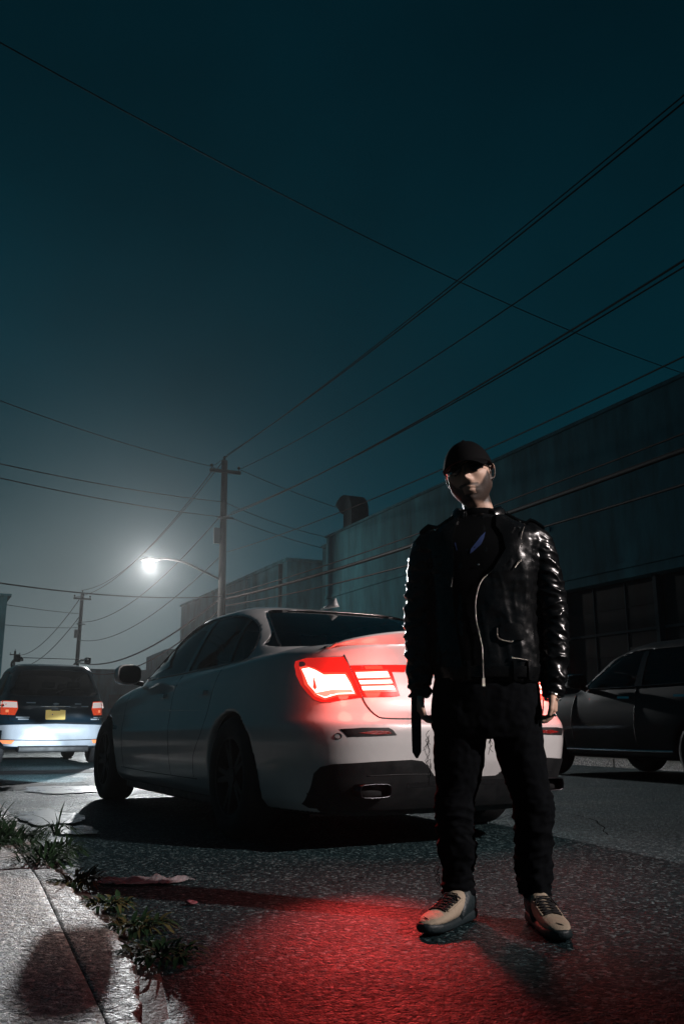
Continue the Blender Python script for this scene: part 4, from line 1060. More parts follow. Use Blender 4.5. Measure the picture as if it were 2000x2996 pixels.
# ---- head in its own frame: face to -Y, chin at z=-.12, crown +.12
HC = Vector((-.031, -.012, 1.556)); HROT = Matrix.Rotation(R(6), 3, 'Y') @ Matrix.Rotation(R(-5), 3, 'X') @ Matrix.Rotation(R(-7), 3, 'Z')
HROT = Matrix.Rotation(R(-8), 3, 'Y') @ Matrix.Rotation(R(-3), 3, 'X') @ Matrix.Rotation(R(-9), 3, 'Z')
HS = HROT @ Matrix.Scale(1.085, 3)
def g2(x, z, cx, cz, sx, sz): return math.exp(-((x - cx) / sx) ** 2 - ((z - cz) / sz) ** 2)
def head_pt(th, ph):
    x, y, z = math.cos(ph) * math.sin(th), -math.cos(ph) * math.cos(th), math.sin(ph)
    X, Y, Z = x * .073, y * .093, z * .120
    if z < 0:
        k = (-z) ** 1.6; X *= 1 - .17 * k; Y = Y * (1 - .10 * k) - .012 * k * (1 if y < 0 else 1.2)
        X = math.copysign(min(abs(X) * (1 + .20 * (1 - abs(z))), .069), X)   # jaw corners
        if y > .1: Z *= 1 - .18 * sm(0, 1, y)
    if y < 0:
        f = sm(0, .75, -y)
        Y = Y * (1 - .05 * f) + .004 * f
        d = 0
        d += .012 * g2(X, Z, 0, .002, .009, .022) + .019 * g2(X, Z, 0, -.022, .0095, .018) + .017 * g2(X, Z, 0, -.036, .012, .010)
        d += .009 * (g2(X, Z, .013, -.040, .007, .008) + g2(X, Z, -.013, -.040, .007, .008))
        d -= .013 * (g2(X, Z, .031, .006, .016, .012) + g2(X, Z, -.031, .006, .016, .012))
        d += .006 * (g2(X, Z, .028, .028, .022, .008) + g2(X, Z, -.028, .028, .022, .008) + g2(X, Z, 0, .026, .014, .01))
        d += .005 * (g2(X, Z, .043, -.020, .018, .016) + g2(X, Z, -.043, -.020, .018, .016))
        d -= .004 * (g2(X, Z, .040, -.058, .014, .022) + g2(X, Z, -.040, -.058, .014, .022))
        d += .007 * g2(X, Z, 0, -.066, .024, .014) + .0035 * g2(X, Z, 0, -.0615, .020, .0035) + .0045 * g2(X, Z, 0, -.0745, .017, .0045)
        d -= .0055 * g2(X, Z, 0, -.0675, .024, .0022) + .004 * g2(X, Z, 0, -.085, .018, .005) + .003 * g2(X, Z, 0, -.053, .004, .006)
        d += .011 * g2(X, Z, 0, -.103, .022, .015)
        Y -= d * f
    return Vector((X, Y, Z))
hb = bmesh.new()
NH = 120
rsx = []
for j in range(1, 100):
    ph = -PI / 2 + PI * j / 100
    rsx.append([HC + HS @ head_pt(2 * PI * i / NH, ph) for i in range(NH)])
rings(hb, rsx)
parts_b = [hb]
for s in (1, -1):        # ears: rim, bowl and lobe
    eb = bmesh.new()
    rim = [(s * (.070 + a), .012 + b, c) for a, b, c in ((.001, -.012, .012), (.009, -.012, .024), (.014, .0, .031), (.016, .012, .026), (.016, .017, .010), (.013, .012, -.008), (.009, .002, -.020), (.004, -.008, -.027), (.000, -.012, -.022))]
    tube(eb, [HC + HS @ p for p in spline(rim, 4)], .0038, 8); parts_b.append(eb)
    eb = bmesh.new(); rings(eb, [[HC + HS @ Vector((s * (.066 + q), .012 + .016 * math.cos(t) * k, .002 + .028 * math.sin(t) * k)) for t in [2 * PI * i / 16 for i in range(16)]] for q, k in ((-.002, .8), (.004, 1), (.007, .85))]); parts_b.append(eb)
    eb = bmesh.new(); bmesh.ops.create_uvsphere(eb, u_segments=10, v_segments=8, radius=.0065)
    for v in eb.verts: v.co = HC + HS @ (v.co + Vector((s * .073, .006, -.024)))
    parts_b.append(eb)
    eb = bmesh.new(); bmesh.ops.create_uvsphere(eb, u_segments=10, v_segments=8, radius=.0055)
    for v in eb.verts: v.co = HC + HS @ (v.co + Vector((s * .073, -.003, 0)))
    parts_b.append(eb)
nb = bmesh.new()
rings(nb, [ell_ring(c, a, b) for c, a, b in (((.008, .03, 1.33), .085, .06), ((.004, .022, 1.38), .062, .058), ((-.002, .016, 1.43), .056, .056), ((-.010, .012, 1.47), .054, .055), ((-.020, .010, 1.52), .052, .056))]); parts_b.append(nb)
tb = bmesh.new()
rings(tb, [ell_ring(c, a, b) for c, a, b in (((0, .02, .74), .13, .09), ((0, .02, .90), .135, .085), ((.01, .02, 1.1), .14, .09), ((.01, .02, 1.28), .16, .09), ((.008, .03, 1.34), .12, .06))]); parts_b.append(tb)
def limb(pts, rad, n=16, flat=1.0):
    b = bmesh.new(); tube(b, pts, rad, n, flat); parts_b.append(b)
limb([(-.13, .03, 1.30), (-.19, .035, 1.27), (-.225, .04, 1.02), (-.232, .0, .80), (-.232, -.01, .765)], [.05, .045, .038, .030, .028])
limb([(.13, .03, 1.30), (.20, .035, 1.27), (.245, .04, 1.02), (.236, .0, .80), (.232, -.01, .765)], [.05, .045, .038, .026, .024])
limb([(-.08, .02, .78), (-.11, .0, .44), (-.115, .01, .09)], [.075, .05, .036])
limb([(.07, .02, .78), (.135, .0, .44), (.138, .01, .09)], [.075, .05, .036])
# hands: palm, four curled fingers, thumb leaving the side of the palm
def hand(cx, s, cy=-.01):
    """hanging hand: back of the hand faces outwards (s), thumb forward (-Y)"""
    p = bmesh.new(); rs = []
    for z, a, b, dx in ((.775, .022, .024, 0), (.745, .016, .032, .001), (.715, .015, .040, .002), (.690, .013, .040, .001)):
        rs.append([Vector((cx + s * dx + u * a, cy + v * b, z)) for u, v in [sup(2 * PI * i / 20, 2.4) for i in range(20)]])
    rings(p, rs); parts_b.append(p)
    for k, (dy, L, cu) in enumerate(((-.029, .068, .8), (-.010, .075, .95), (.010, .071, 1.05), (.028, .056, 1.15))):
        pt_ = Vector((cx, cy + dy, .700)); pts = [pt_ + Vector((0, 0, .015)), pt_]; a = R(8); rr = [.0085, .0090]
        for q, seg in enumerate((.44, .32, .24)):
            a += R((12, 42, 34)[q] * cu); d = Vector((-s * math.sin(a), 0, -math.cos(a)))
            pts.append(pts[-1] + d * L * seg); rr.append((.0082, .0074, .0062)[q])
        b = bmesh.new(); tube(b, pts, rr, 12); parts_b.append(b)
    b = bmesh.new(); tube(b, [(cx, cy - .018, .748), (cx - s * .004, cy - .040, .722), (cx - s * .010, cy - .050, .698), (cx - s * .018, cy - .048, .676)], [.013, .0115, .0095, .0075], 12); parts_b.append(b)
hand(-.232, -1); hand(.230, 1)
SKIN = bpy.data.materials.new('skin'); SKIN.use_nodes = True
_n = SKIN.node_tree; _b = _n.nodes['Principled BSDF']; _b.inputs['Roughness'].default_value = .52
_a = _n.nodes.new('ShaderNodeAttribute'); _a.attribute_name = 'beard'
_x = _n.nodes.new('ShaderNodeMix'); _x.data_type = 'RGBA'; _x.inputs[6].default_value = (.60, .39, .29, 1); _x.inputs[7].default_value = (.006, .005, .005, 1)
_z = _n.nodes.new('ShaderNodeTexNoise'); _z.inputs['Scale'].default_value = 900; _tc = _n.nodes.new('ShaderNodeTexCoord'); _n.links.new(_tc.outputs['Object'], _z.inputs['Vector'])
_m = _n.nodes.new('ShaderNodeMath'); _m.operation = 'MULTIPLY_ADD'; _m.inputs[1].default_value = .35; _n.links.new(_z.outputs[0], _m.inputs[0])
_s = _n.nodes.new('ShaderNodeMath'); _s.operation = 'SUBTRACT'; _s.inputs[1].default_value = .17; _s.use_clamp = True
_n.links.new(_a.outputs['Fac'], _m.inputs[2]); _n.links.new(_m.outputs[0], _s.inputs[0]); _n.links.new(_s.outputs[0], _x.inputs[0]); _n.links.new(_x.outputs[2], _b.inputs['Base Color'])
_bp = _n.nodes.new('ShaderNodeBump'); _bp.inputs['Strength'].default_value = .25; _bp.inputs['Distance'].default_value = .002; _n.links.new(_z.outputs[0], _bp.inputs['Height']); _n.links.new(_bp.outputs[0], _b.inputs['Normal'])
bodyo = union(parts_b, 'body', SKIN, man, .0032, 2)
at = bodyo.data.attributes.new('beard', 'FLOAT', 'POINT'); inv = HS.inverted(); vals = []
for v in bodyo.data.vertices:
    p = inv @ (v.co - HC); b = 0.0
    if p.z < .03 and v.co.z > 1.40 and p.y < .03 and p.z > -.135:
        line = interp(abs(p.x), [0, .012, .024, .045, .062, .08], [-.080, -.080, -.060, -.046, -.022, .02])
        b = sm(.004, -.008, p.z - line) if False else 1 - sm(-.008, .004, p.z - line)
        if abs(p.x) < .030 and -.061 < p.z < -.048: b = max(b, .9 * sm(-.061, -.057, p.z) * (1 - sm(-.052, -.048, p.z)))
        if abs(p.x) < .034 and abs(p.x) > .022 and -.085 < p.z < -.05: b = max(b, .8)
        if abs(p.x) < .020 and -.082 < p.z < -.060: b = .12
        if p.z < -.100: b *= 1 - sm(.100, .116, -p.z)
        b *= .92
    if p.z > .0 and p.y > -.02 and abs(p.x) > .05 and p.y < .0: b = max(b, .8)
    if p.z > .03 or (p.y > .03 and p.z > -.05): b = max(b, .95 * sm(-.05, -.02, p.z))
    vals.append(b)
at.data.foreach_set('value', vals)
# ---- cap
def capsurf(th, ph, k=1.0):
    p = head_pt(th, ph); q = Vector((math.cos(ph) * math.sin(th) * .088, -math.cos(ph) * math.cos(th) * .106, math.sin(ph) * .122 + .004))
    return HC + HS @ (q * k)
bm = bmesh.new(); rs = []
for j in range(26):
    ph = R(9) + (R(90) - R(9)) * j / 25.6
    rs.append([capsurf(2 * PI * i / 72, ph, 1.0 + .004 * math.cos(6 * 2 * PI * i / 72)) for i in range(72)])
rs.insert(0, [capsurf(2 * PI * i / 72, R(10), .955) for i in range(72)])
rings(bm, rs); capo = obj('cap', bm, CAPM, man)
bm = bmesh.new(); top = []; bot = []
for i in range(33):
    t = R(-62) + R(124) * i / 32
    for j in range(9):
        r = j / 8
        base = Vector((math.sin(t) * .086, -math.cos(t) * .103, .026))
        tipx = math.sin(t) * .074; tipy = -.103 - .068 * math.cos(t * .98) ** .6
        p = Vector((base.x * (1 - r) + tipx * r * 1.02, base.y * (1 - r) + tipy * r, + .026 - .022 * r - 9.5 * (base.x * (1 - r) + tipx * r) ** 2 * r ** .5 * .42))
        top.append(HC + HS @ p); bot.append(HC + HS @ (p + Vector((0, 0, -.004))))
tv = [bm.verts.new(p) for p in top]; bv_ = [bm.verts.new(p) for p in bot]
for i in range(32):
    for j in range(8):
        a, b, c, d = i * 9 + j, i * 9 + j + 1, (i + 1) * 9 + j + 1, (i + 1) * 9 + j
        bm.faces.new((tv[a], tv[b], tv[c], tv[d])); bm.faces.new((bv_[d], bv_[c], bv_[b], bv_[a]))
    for j in (0, 8):
        a, d = i * 9 + j, (i + 1) * 9 + j; bm.faces.new((tv[a], tv[d], bv_[d], bv_[a]) if j == 8 else (tv[d], tv[a], bv_[a], bv_[d]))
for i in (0, 32):
    for j in range(8):
        a, b = i * 9 + j, i * 9 + j + 1; bm.faces.new((tv[b], tv[a], bv_[a], bv_[b]) if i == 0 else (tv[a], tv[b], bv_[b], bv_[a]))
obj('brim', bm, CAPM, capo)
bm = bmesh.new(); bmesh.ops.create_uvsphere(bm, u_segments=10, v_segments=6, radius=.008)
for v in bm.verts: v.co = HC + HS @ (v.co * 1.0 + Vector((0, 0, .128)))
obj('cap_button', bm, CAPM, capo)
# sunglasses
gl = None
for s in (1, -1):
    bm = bmesh.new(); o1 = [];
    out = roundp([(.008, .018), (.030, .022), (.052, .018), (.060, .008), (.052, -.008), (.036, -.016), (.020, -.013), (.010, -.002)], 4)
    def lens(off): return [HC + HS @ Vector((s * x, -.094 + 13 * (x * x) * .85 + off, z)) for x, z in out]
    rings(bm, [lens(.002), lens(0), lens(-.0012)]); l_ = obj('sunglass_lens', bm, LENS, man)
    tubeo('sunglass_arm', [HC + HS @ Vector(p) for p in ((s * .058, -.058, .012), (s * .070, -.040, .013), (s * .077, .0, .010), (s * .076, .02, .0))], [.003, .003, .0025, .002], LENS, l_)
tubeo('sunglass_bridge', [HC + HS @ Vector(p) for p in ((-.012, -.098, .010), (0, -.103, .013), (.012, -.098, .010))], .002, LENS, man)
# ---- T-shirt
bm = bmesh.new()
rings(bm, [ell_ring(c, a, b, 40) for c, a, b in (((0, .02, .80), .140, .098), ((0, .02, .95), .142, .100), ((.008, .02, 1.12), .15, .100), ((.008, .02, 1.26), .16, .098), ((.006, .022, 1.33), .13, .085), ((.004, .022, 1.375), .082, .070), ((.002, .020, 1.405), .066, .066), ((.000, .018, 1.425), .061, .064))])
shirt = obj('t_shirt', bm, COTTON, man); shb = bvh_of(shirt)
panel('shirt_print', [(.022, 1.315), (.008, 1.30), (-.030, 1.252), (-.026, 1.245), (-.012, 1.255), (.010, 1.285)], 'M', shb, BLUEPRINT, shirt, off=.002, grid=.03)
panel('shirt_print', [(-.090, 1.285), (-.086, 1.285), (-.080, 1.258), (-.084, 1.255)], 'M', shb, BLUEPRINT, shirt, off=.002, grid=.03)
tubeo('neck_chain', [shb.ray_cast(Vector((x, -2, z)), Vector((0, 1, 0)))[0] + Vector((0, -.004, 0)) for x, z in ((-.066, 1.327), (-.04, 1.323), (-.01, 1.325), (.010, 1.330), (.019, 1.338), (.014, 1.322), (.006, 1.316))], .0018, SILVER, man)
# ---- jacket: torso open down the front + sleeves + collar
def torso_ring(c, a, b, gap0, gap1, th=.007, n=60, ex=2.6):
    """open ring (C shape) with thickness; gap0..gap1 are x limits of the opening at the front"""
    out = []; inn = []
    for i in range(n + 1):
        t = -PI / 2 + 2 * PI * i / n
        out.append((t,))
    return out
J = [(.792, .176, .118, .006), (.83, .190, .124, .004), (.90, .192, .124, 0), (.98, .186, .120, 0), (1.08, .188, .122, .004), (1.18, .196, .126, .006), (1.26, .206, .124, .006), (1.30, .214, .112, .006), (1.33, .205, .098, .006), (1.353, .170, .086, .004), (1.376, .130, .078, .002), (1.398, .098, .072, .0)]
jb = bmesh.new(); rings(jb, [ell_ring((x0 + .004, .022, z), a, b, 56, 2.5) for z, a, b, x0 in J]); jl = [jb]
SL = {}
for s, pts in ((-1, [(-.150, .03, 1.318), (-.190, .032, 1.290), (-.212, .034, 1.22), (-.226, .036, 1.12), (-.236, .034, 1.02), (-.238, .022, .92), (-.234, .004, .83), (-.233, -.008, .742)]),
               (1, [(.155, .03, 1.322), (.196, .032, 1.300), (.222, .034, 1.23), (.240, .036, 1.13), (.250, .034, 1.02), (.250, .022, .92), (.240, .004, .83), (.233, -.008, .742)])):
    P = spline(pts, 10); rr = [interp(p.z, [.765, .80, .9, 1.02, 1.15, 1.25, 1.30, 1.33], [.038, .045, .049, .054, .057, .062, .064, .060]) for p in P]
    b = bmesh.new(); tube(b, P, rr, 36); jl.append(b); SL[s] = P
def jfold(p, q):
    d = 0.0
    ax = abs(p.x - .005); arm = sm(.165, .20, ax) if p.z < 1.27 else sm(.19, .23, ax)
    w = Vector((noise.noise(p * 7 + Vector((4, 1, 2))), 0, 0)).x
    if arm > 0:
        ph = p.z * 118 + 5.0 * noise.noise(Vector((p.x * 9, p.y * 13, p.z * 5))) + (p.y * 16 if p.x > 0 else -p.y * 14) + 2.5 * noise.noise(Vector((p.x * 30, p.y * 30, p.z * 12)))
        r = (1 - abs(math.sin(ph * .5))) ** 1.6
        k = .45 + .55 * sm(-.25, .35, noise.noise(Vector((p.x * 6, p.y * 10, p.z * 10 + 7))))
        if p.z > 1.2: k *= .6
        n3 = noise.noise(Vector((p.x * 16 + p.z * 9, p.y * 18, p.z * 34 + p.x * 10))); n4 = noise.noise(Vector((p.x * 30, p.y * 30 + p.z * 14, p.z * 58)))
        d += arm * (k * (.0085 * r - .003) + .009 * (.35 - abs(n3)) + .003 * (.3 - abs(n4)))
    tor = 1 - arm
    n1 = noise.noise(Vector((p.x * 11 + 3, p.y * 8, p.z * 5))); n2 = noise.noise(Vector((p.x * 24, p.y * 20, p.z * 10 + p.x * 14)))
    d += tor * (.007 * (1 - abs(n1) * 2.4) * .7 + .002 * (1 - abs(n2) * 2.5))
    d += .0012 * noise.noise(p * 45)
    return float(d)
jacket = union(jl, 'leather_jacket', LEATHER, man, .0045, 4, jfold)
jv = bvh_of(jacket)
def jp(x, z, off=.004):
    h = jv.ray_cast(Vector((x, -2, z)), Vector((0, 1, 0)))[0]
    return h + Vector((0, -off, 0)) if h else Vector((x, -.1, z))
# the open front: shirt panel between the two zip lines sits over the jacket core
LZp = [(-.078, 1.392), (-.098, 1.35), (-.105, 1.317), (-.100, 1.223), (-.106, 1.125), (-.10, 1.02), (-.085, .90), (-.07, .80)]
RZp = [(.062, 1.385), (.094, 1.33), (.108, 1.285), (.097, 1.259), (.051, 1.189), (-.003, 1.137), (-.022, 1.075), (-.024, 1.018), (-.018, .971), (-.006, .909), (-.006, .844), (-.006, .803)]
fr = panel('shirt_front', LZp + RZp[::-1], 'M', jv, COTTON, shirt, off=.002, grid=.03, rim=.01)
frb = bvh_of(fr)
panel('shirt_print', [(.020, 1.325), (.004, 1.308), (-.034, 1.258), (-.038, 1.242), (-.028, 1.248), (.002, 1.275), (.014, 1.30)], 'M', frb, BLUEPRINT, shirt, off=.002, grid=.03)
panel('shirt_print', [(-.092, 1.285), (-.088, 1.287), (-.082, 1.258), (-.086, 1.255)], 'M', frb, BLUEPRINT, shirt, off=.002, grid=.03)
# lapels: two-layer flaps standing proud
lap = [(.040, 1.392), (.085, 1.385), (.118, 1.345), (.118, 1.315), (.150, 1.292), (.132, 1.262), (.100, 1.225), (.056, 1.185), (.097, 1.259), (.080, 1.31), (.055, 1.35)]
lap = [(.062, 1.395), (.100, 1.372), (.128, 1.345), (.112, 1.318), (.150, 1.288), (.138, 1.262), (.108, 1.222), (.058, 1.176), (.028, 1.160), (.051, 1.195), (.088, 1.255), (.080, 1.31), (.058, 1.35)]
panel('lapel', lap, 'M', jv, LEATHER, jacket, off=.013, grid=.02, rim=.014)
lapl = [(-.070, 1.40), (-.11, 1.375), (-.140, 1.345), (-.128, 1.315), (-.155, 1.29), (-.140, 1.255), (-.118, 1.19), (-.106, 1.13), (-.098, 1.18), (-.096, 1.25), (-.098, 1.31), (-.085, 1.36)]
panel('lapel', lapl, 'M', jv, LEATHER, jacket, off=.013, grid=.02, rim=.014)
bm = bmesh.new(); rs = []
for k, (z, a, b, yo) in enumerate(((1.365, .102, .084, .026), (1.395, .086, .080, .028), (1.428, .080, .080, .030), (1.442, .086, .086, .032), (1.430, .098, .094, .034), (1.385, .114, .100, .034))):
    rs.append([(-.002 + a * math.sin(t), yo - b * math.cos(t) * (1 if abs(t) > 1 else 1), z - .030 * max(0, math.cos(t)) ** 2) for t in [R(32) + (2 * PI - R(64)) * i / 48 for i in range(49)]])
vr = [[bm.verts.new(p) for p in r] for r in rs]
for a, b in zip(vr, vr[1:]):
    for i in range(48): bm.faces.new((a[i], a[i + 1], b[i + 1], b[i]))
co = obj('collar', bm, LEATHER, jacket); mo = co.modifiers.new('s', 'SOLIDIFY'); mo.thickness = .004
def zipline(name, line, w=.0034, m=METAL, par=jacket, off=.008):
    pts = [jp(p.x, p.y, off) for p in spline([(a, b, 0) for a, b in line], 6)]
    return tubeo(name, pts, w / 2, m, par, n=6)
zipline('main_zip', [(.108, 1.275), (.097, 1.259), (.051, 1.189), (-.001, 1.139), (-.022, 1.075), (-.024, 1.018), (-.018, .971), (-.006, .909), (-.006, .844), (-.006, .803)], off=.009)
zipline('main_zip', [(-.105, 1.317), (-.100, 1.223), (-.103, 1.16), (-.108, 1.125)], .0034, off=.010)
zp = bmesh.new(); box(zp, -.010, -.001, -.004, 0, .775, .803); zpo = obj('zip_puller', zp, METAL, jacket, smooth=False); zpo.location = (0, jp(-.005, .80).y - .006, 0)
ck = zipline('pocket_zip', [(.160, 1.345), (.146, 1.30), (.144, 1.262)], .0035)
zipline('pocket_zip', [(.141, 1.215), (.127, 1.200), (.118, 1.187)], .006)
zipline('pocket_zip', [(.048, .975), (.050, .941), (.087, .927), (.100, .929)], .005)
zipline('pocket_zip', [(.094, .871), (.125, .868), (.158, .863)], .004)
pk = panel('flap_pocket', [(.060, .990), (.128, .992), (.146, .970), (.138, .935), (.070, .930), (.054, .955)], 'M', jv, LEATHER, jacket, off=.009, grid=.02, rim=.01)
panel('jacket_belt_band', [(-.18, .842), (.0, .846), (.188, .842), (.188, .806), (0, .808), (-.18, .806)], 'M', jv, LEATHER, jacket, off=.008, grid=.025, rim=.01)
for x in (.098, .150, -.06): panel('belt_loop', [(x, .862), (x + .012, .862), (x + .012, .796), (x, .796)], 'M', jv, LEATHER, jacket, off=.013, grid=.02, rim=.01)
def stud(x, z, r=.0045):
    p = jp(x, z, .006); b = bmesh.new(); bmesh.ops.create_uvsphere(b, u_segments=10, v_segments=6, radius=r)
    for v in b.verts: v.co = Vector((v.co.x, v.co.y * .5, v.co.z)) + p
    return obj('stud', b, SILVER, jacket)
for x, z in ((.100, 1.366), (.147, 1.372), (.143, 1.340), (.118, 1.300), (.130, 1.262), (.101, .932), (.094, .874), (-.01, 1.20), (-.016, .962)): stud(x, z, .0045 if x < .12 else .0035)
for s in (1, -1):   # shoulder straps
    bm = bmesh.new(); rs = []
    for k in range(9):
        t = k / 8; x = .006 + s * (.095 + .135 * t)
        h = jv.ray_cast(Vector((x, .015, 2)), Vector((0, 0, -1)))[0]; z = h.z if h else 1.33
        w = .020 - .004 * t; rs.append([(x, .012 - w, z + .002), (x, .012 - w, z + .010), (x, .012 + w, z + .010), (x, .012 + w, z + .002)])
    rings(bm, rs); obj('shoulder_strap', bm, LEATHER, jacket, smooth=False)
# belt end hanging at the left of the picture
bm = bmesh.new(); rs = []
for x0, x1, z in ((-.262, -.228, .76), (-.264, -.229, .66), (-.263, -.230, .58), (-.262, -.231, .552), (-.250, -.243, .531)):
    rs.append([(x0, -.040, z), (x1, -.040, z), (x1, -.036, z), (x0, -.036, z)])
rings(bm, rs); obj('hanging_belt_end', bm, LEATHER, jacket, smooth=False)
# ---- trousers
pl_ = []
b = bmesh.new(); rings(b, [ell_ring(c, a, d, 48, 2.4) for c, a, d in (((0, .02, .86), .165, .11), ((0, .02, .78), .188, .118), ((-.002, .02, .70), .194, .12), ((-.003, .018, .64), .193, .115), ((0, .016, .600), .185, .10))]); pl_.append(b)
b = bmesh.new(); tube(b, spline([(-.09, .016, .66), (-.100, .012, .56), (-.108, .006, .46), (-.121, -.004, .37), (-.121, .002, .29), (-.116, .008, .20), (-.117, .006, .13), (-.115, .004, .085)], 5),
    [interp(t, [0, .2, .35, .5, .65, .8, .9, 1], [.098, .090, .070, .064, .063, .052, .052, .054]) for t in [i / 35 for i in range(36)]], 36); pl_.append(b)
b = bmesh.new(); tube(b, spline([(.10, .016, .66), (.112, .012, .56), (.132, .006, .46), (.150, -.004, .38), (.143, .002, .29), (.142, .008, .22), (.138, .006, .14), (.138, .004, .085)], 5),
    [interp(t, [0, .2, .35, .5, .65, .8, .9, 1], [.094, .083, .068, .068, .063, .060, .055, .052]) for t in [i / 35 for i in range(36)]], 36); pl_.append(b)
def pfold(p, q):
    k = 1 - sm(.25, .6, p.z)
    ph = p.z * 150 + 6 * noise.noise(Vector((p.x * 9, p.y * 12, p.z * 6))) + p.y * 22
    n5 = noise.noise(Vector((p.x * 12 + p.z * 14, p.y * 14, p.z * 30 - p.x * 12)))
    d = (1 - abs(math.sin(ph * .5))) ** 1.5 * .006 * k * sm(-.1, .3, noise.noise(p * 7)) + k * .016 * (.3 - abs(n5)) + .010 * (1 - sm(.12, .24, p.z)) * (.35 - abs(noise.noise(Vector((p.x * 14, p.y * 14, p.z * 46 + p.x * 8)))))
    d += .006 * noise.noise(Vector((p.x * 16, p.y * 16, p.z * 11))) + .003 * noise.noise(p * 45)
    return float(d)
trs = union(pl_, 'trousers', DENIM, man, .005, 3, pfold)
bm = bmesh.new()
random.seed(11)
for k in range(34):   # frayed threads at the rips
    x, z = random.choice(((-.205, .60), (-.208, .56), (-.202, .50), (.012, .60), (-.18, .17)));
    x += random.uniform(-.004, .006); z += random.uniform(-.03, .03)
    tube(bm, [(x, -.02 + random.uniform(-.02, .02), z), (x + random.uniform(-.014, .002), -.03, z - random.uniform(.01, .02)), (x + random.uniform(-.014, .006), -.03, z - random.uniform(.02, .045))], .0009, 4)
fro = obj('frayed_threads', bm, DENIM, trs); fro['kind'] = 'stuff'
# ---- shoes
def shoe(ax, ay, tx, ty, s):
    A_ = Vector((ax, ay, 0)); T_ = Vector((tx, ty, 0)); d = (T_ - A_).normalized(); n = Vector((-d.y, d.x, 0)) ; L = (T_ - A_).length + .055
    H_ = A_ - d * .055
    def sec(t, hw, z0, z1, ex=2.4, N=28, low=True):
        c = H_ + d * (L * t); out = []
        for i in range(N):
            u, v = sup(2 * PI * i / N, ex)
            out.append(c + n * (u * hw) + Vector((0, 0, (z0 + z1) / 2 + v * (z1 - z0) / 2)))
        return out
    bm = bmesh.new()
    rings(bm, [sec(t, w, a, b, 3.2) for t, w, a, b in ((0, .012, .012, .030), (.02, .028, .002, .040), (.12, .038, 0, .042), (.35, .037, 0, .036), (.6, .045, 0, .034), (.8, .046, .002, .036), (.93, .036, .006, .040), (.985, .020, .012, .038), (1.0, .008, .018, .032))])
    so = obj('sneaker_sole', bm, SOLE, man)
    bm = bmesh.new()
    prof = ((.03, .020, .03, .085), (.10, .034, .022, .105), (.22, .037, .022, .112), (.36, .038, .022, .100), (.50, .041, .022, .082), (.64, .044, .022, .068), (.78, .044, .022, .060), (.90, .035, .024, .053), (.96, .022, .026, .044), (.98, .008, .03, .038))
    P = []
    for a_, b_ in zip(prof, prof[1:]):
        P += [tuple(p + (q - p) * k / 4 for p, q in zip(a_, b_)) for k in range(4)]
    P.append(prof[-1])
    rings(bm, [sec(t, w, a, b, 2.15, 36) for t, w, a, b in P])
    up = obj('sneaker', bm, SHOE, man); so.parent = up; ub = bvh_of(up)
    bm = bmesh.new(); rings(bm, [sec(t, w * 1.06, a, b * 1.02 + .004, 2.15) for t, w, a, b in ((.0, .020, .018, .085), (.10, .036, .014, .108), (.22, .040, .014, .116), (.34, .041, .012, .085), (.44, .043, .012, .050))])
    obj('heel_counter', bm, SOLE, up)
    def top(t, off, lift=.0025):
        c = H_ + d * (L * t) + n * off; h = ub.ray_cast(c + Vector((0, 0, .3)), Vector((0, 0, -1)))[0]
        return (h if h else c + Vector((0, 0, .07))) + Vector((0, 0, lift))
    for k in range(6):
        t0 = .40 + .052 * k
        for sg in (1, -1):
            pts = [top(t0 + .05 * q - .0, sg * (.030 - .060 * q), .0030) for q in [i / 6 for i in range(7)]]
            tubeo('lace', pts, .0028, LACE, up, n=6)
    for sg in (1, -1):
        tubeo('lace_loop', [top(.40, 0, .004), top(.42, sg * .022, .012), top(.50, sg * .034, .008), top(.46, sg * .018, .006)], .0022, LACE, up, n=6)
    for sg in (1, -1): tubeo('eyelet_strip', [top(.38 + .05 * q, sg * .032, .001) for q in range(7)], .004, SHOE, up, n=6)
    # small tick shaped mark on the toe
    c0 = [(.905, -.012), (.93, -.002), (.94, .010), (.925, .004), (.915, -.004)]
    bm = bmesh.new(); vs = [bm.verts.new(top(t, o_, .0015)) for t, o_ in c0]; bm.faces.new(vs)
    r = bmesh.ops.extrude_face_region(bm, geom=bm.faces[:]); [setattr(g.co, 'z', g.co.z + .0012) for g in r['geom'] if isinstance(g, bmesh.types.BMVert)]
    obj('toe_mark', bm, LACE, up, smooth=False)
    return up
shoe(-.100, .0, -.222, -.262, -1); shoe(.142, .0, .205, -.285, 1)
# ---- jewellery on the right-hand side wrist and hand
for z, r_, c_ in ((.752, .033, 18), (.735, .036, 16)):
    br = bpy.data.objects.new('bracelet', None); C.objects.link(br); br.parent = man
    for k in range(c_):
        t = 2 * PI * k / c_; b = bmesh.new(); bmesh.ops.create_uvsphere(b, u_segments=8, v_segments=6, radius=.0048)
        for v in b.verts: v.co = v.co + Vector((.231 + math.cos(t) * r_ * .72, -.010 + math.sin(t) * r_, z + .004 * math.sin(2 * t)))
        obj('bead', b, SILVER, br)
for dy, z in ((-.029, .684), (.010, .682)):
    b = bmesh.new(); tube(b, [(.2305, -.01 + dy, z), (.229, -.01 + dy, z - .007)], .0108, 14); obj('ring', b, SILVER, man)
bm = bmesh.new(); bmesh.ops.create_uvsphere(bm, u_segments=8, v_segments=6, radius=.003)
for v in bm.verts: v.co = HC + HS @ (v.co + Vector((.077, .003, -.027)))
obj('earring', bm, SILVER, man)

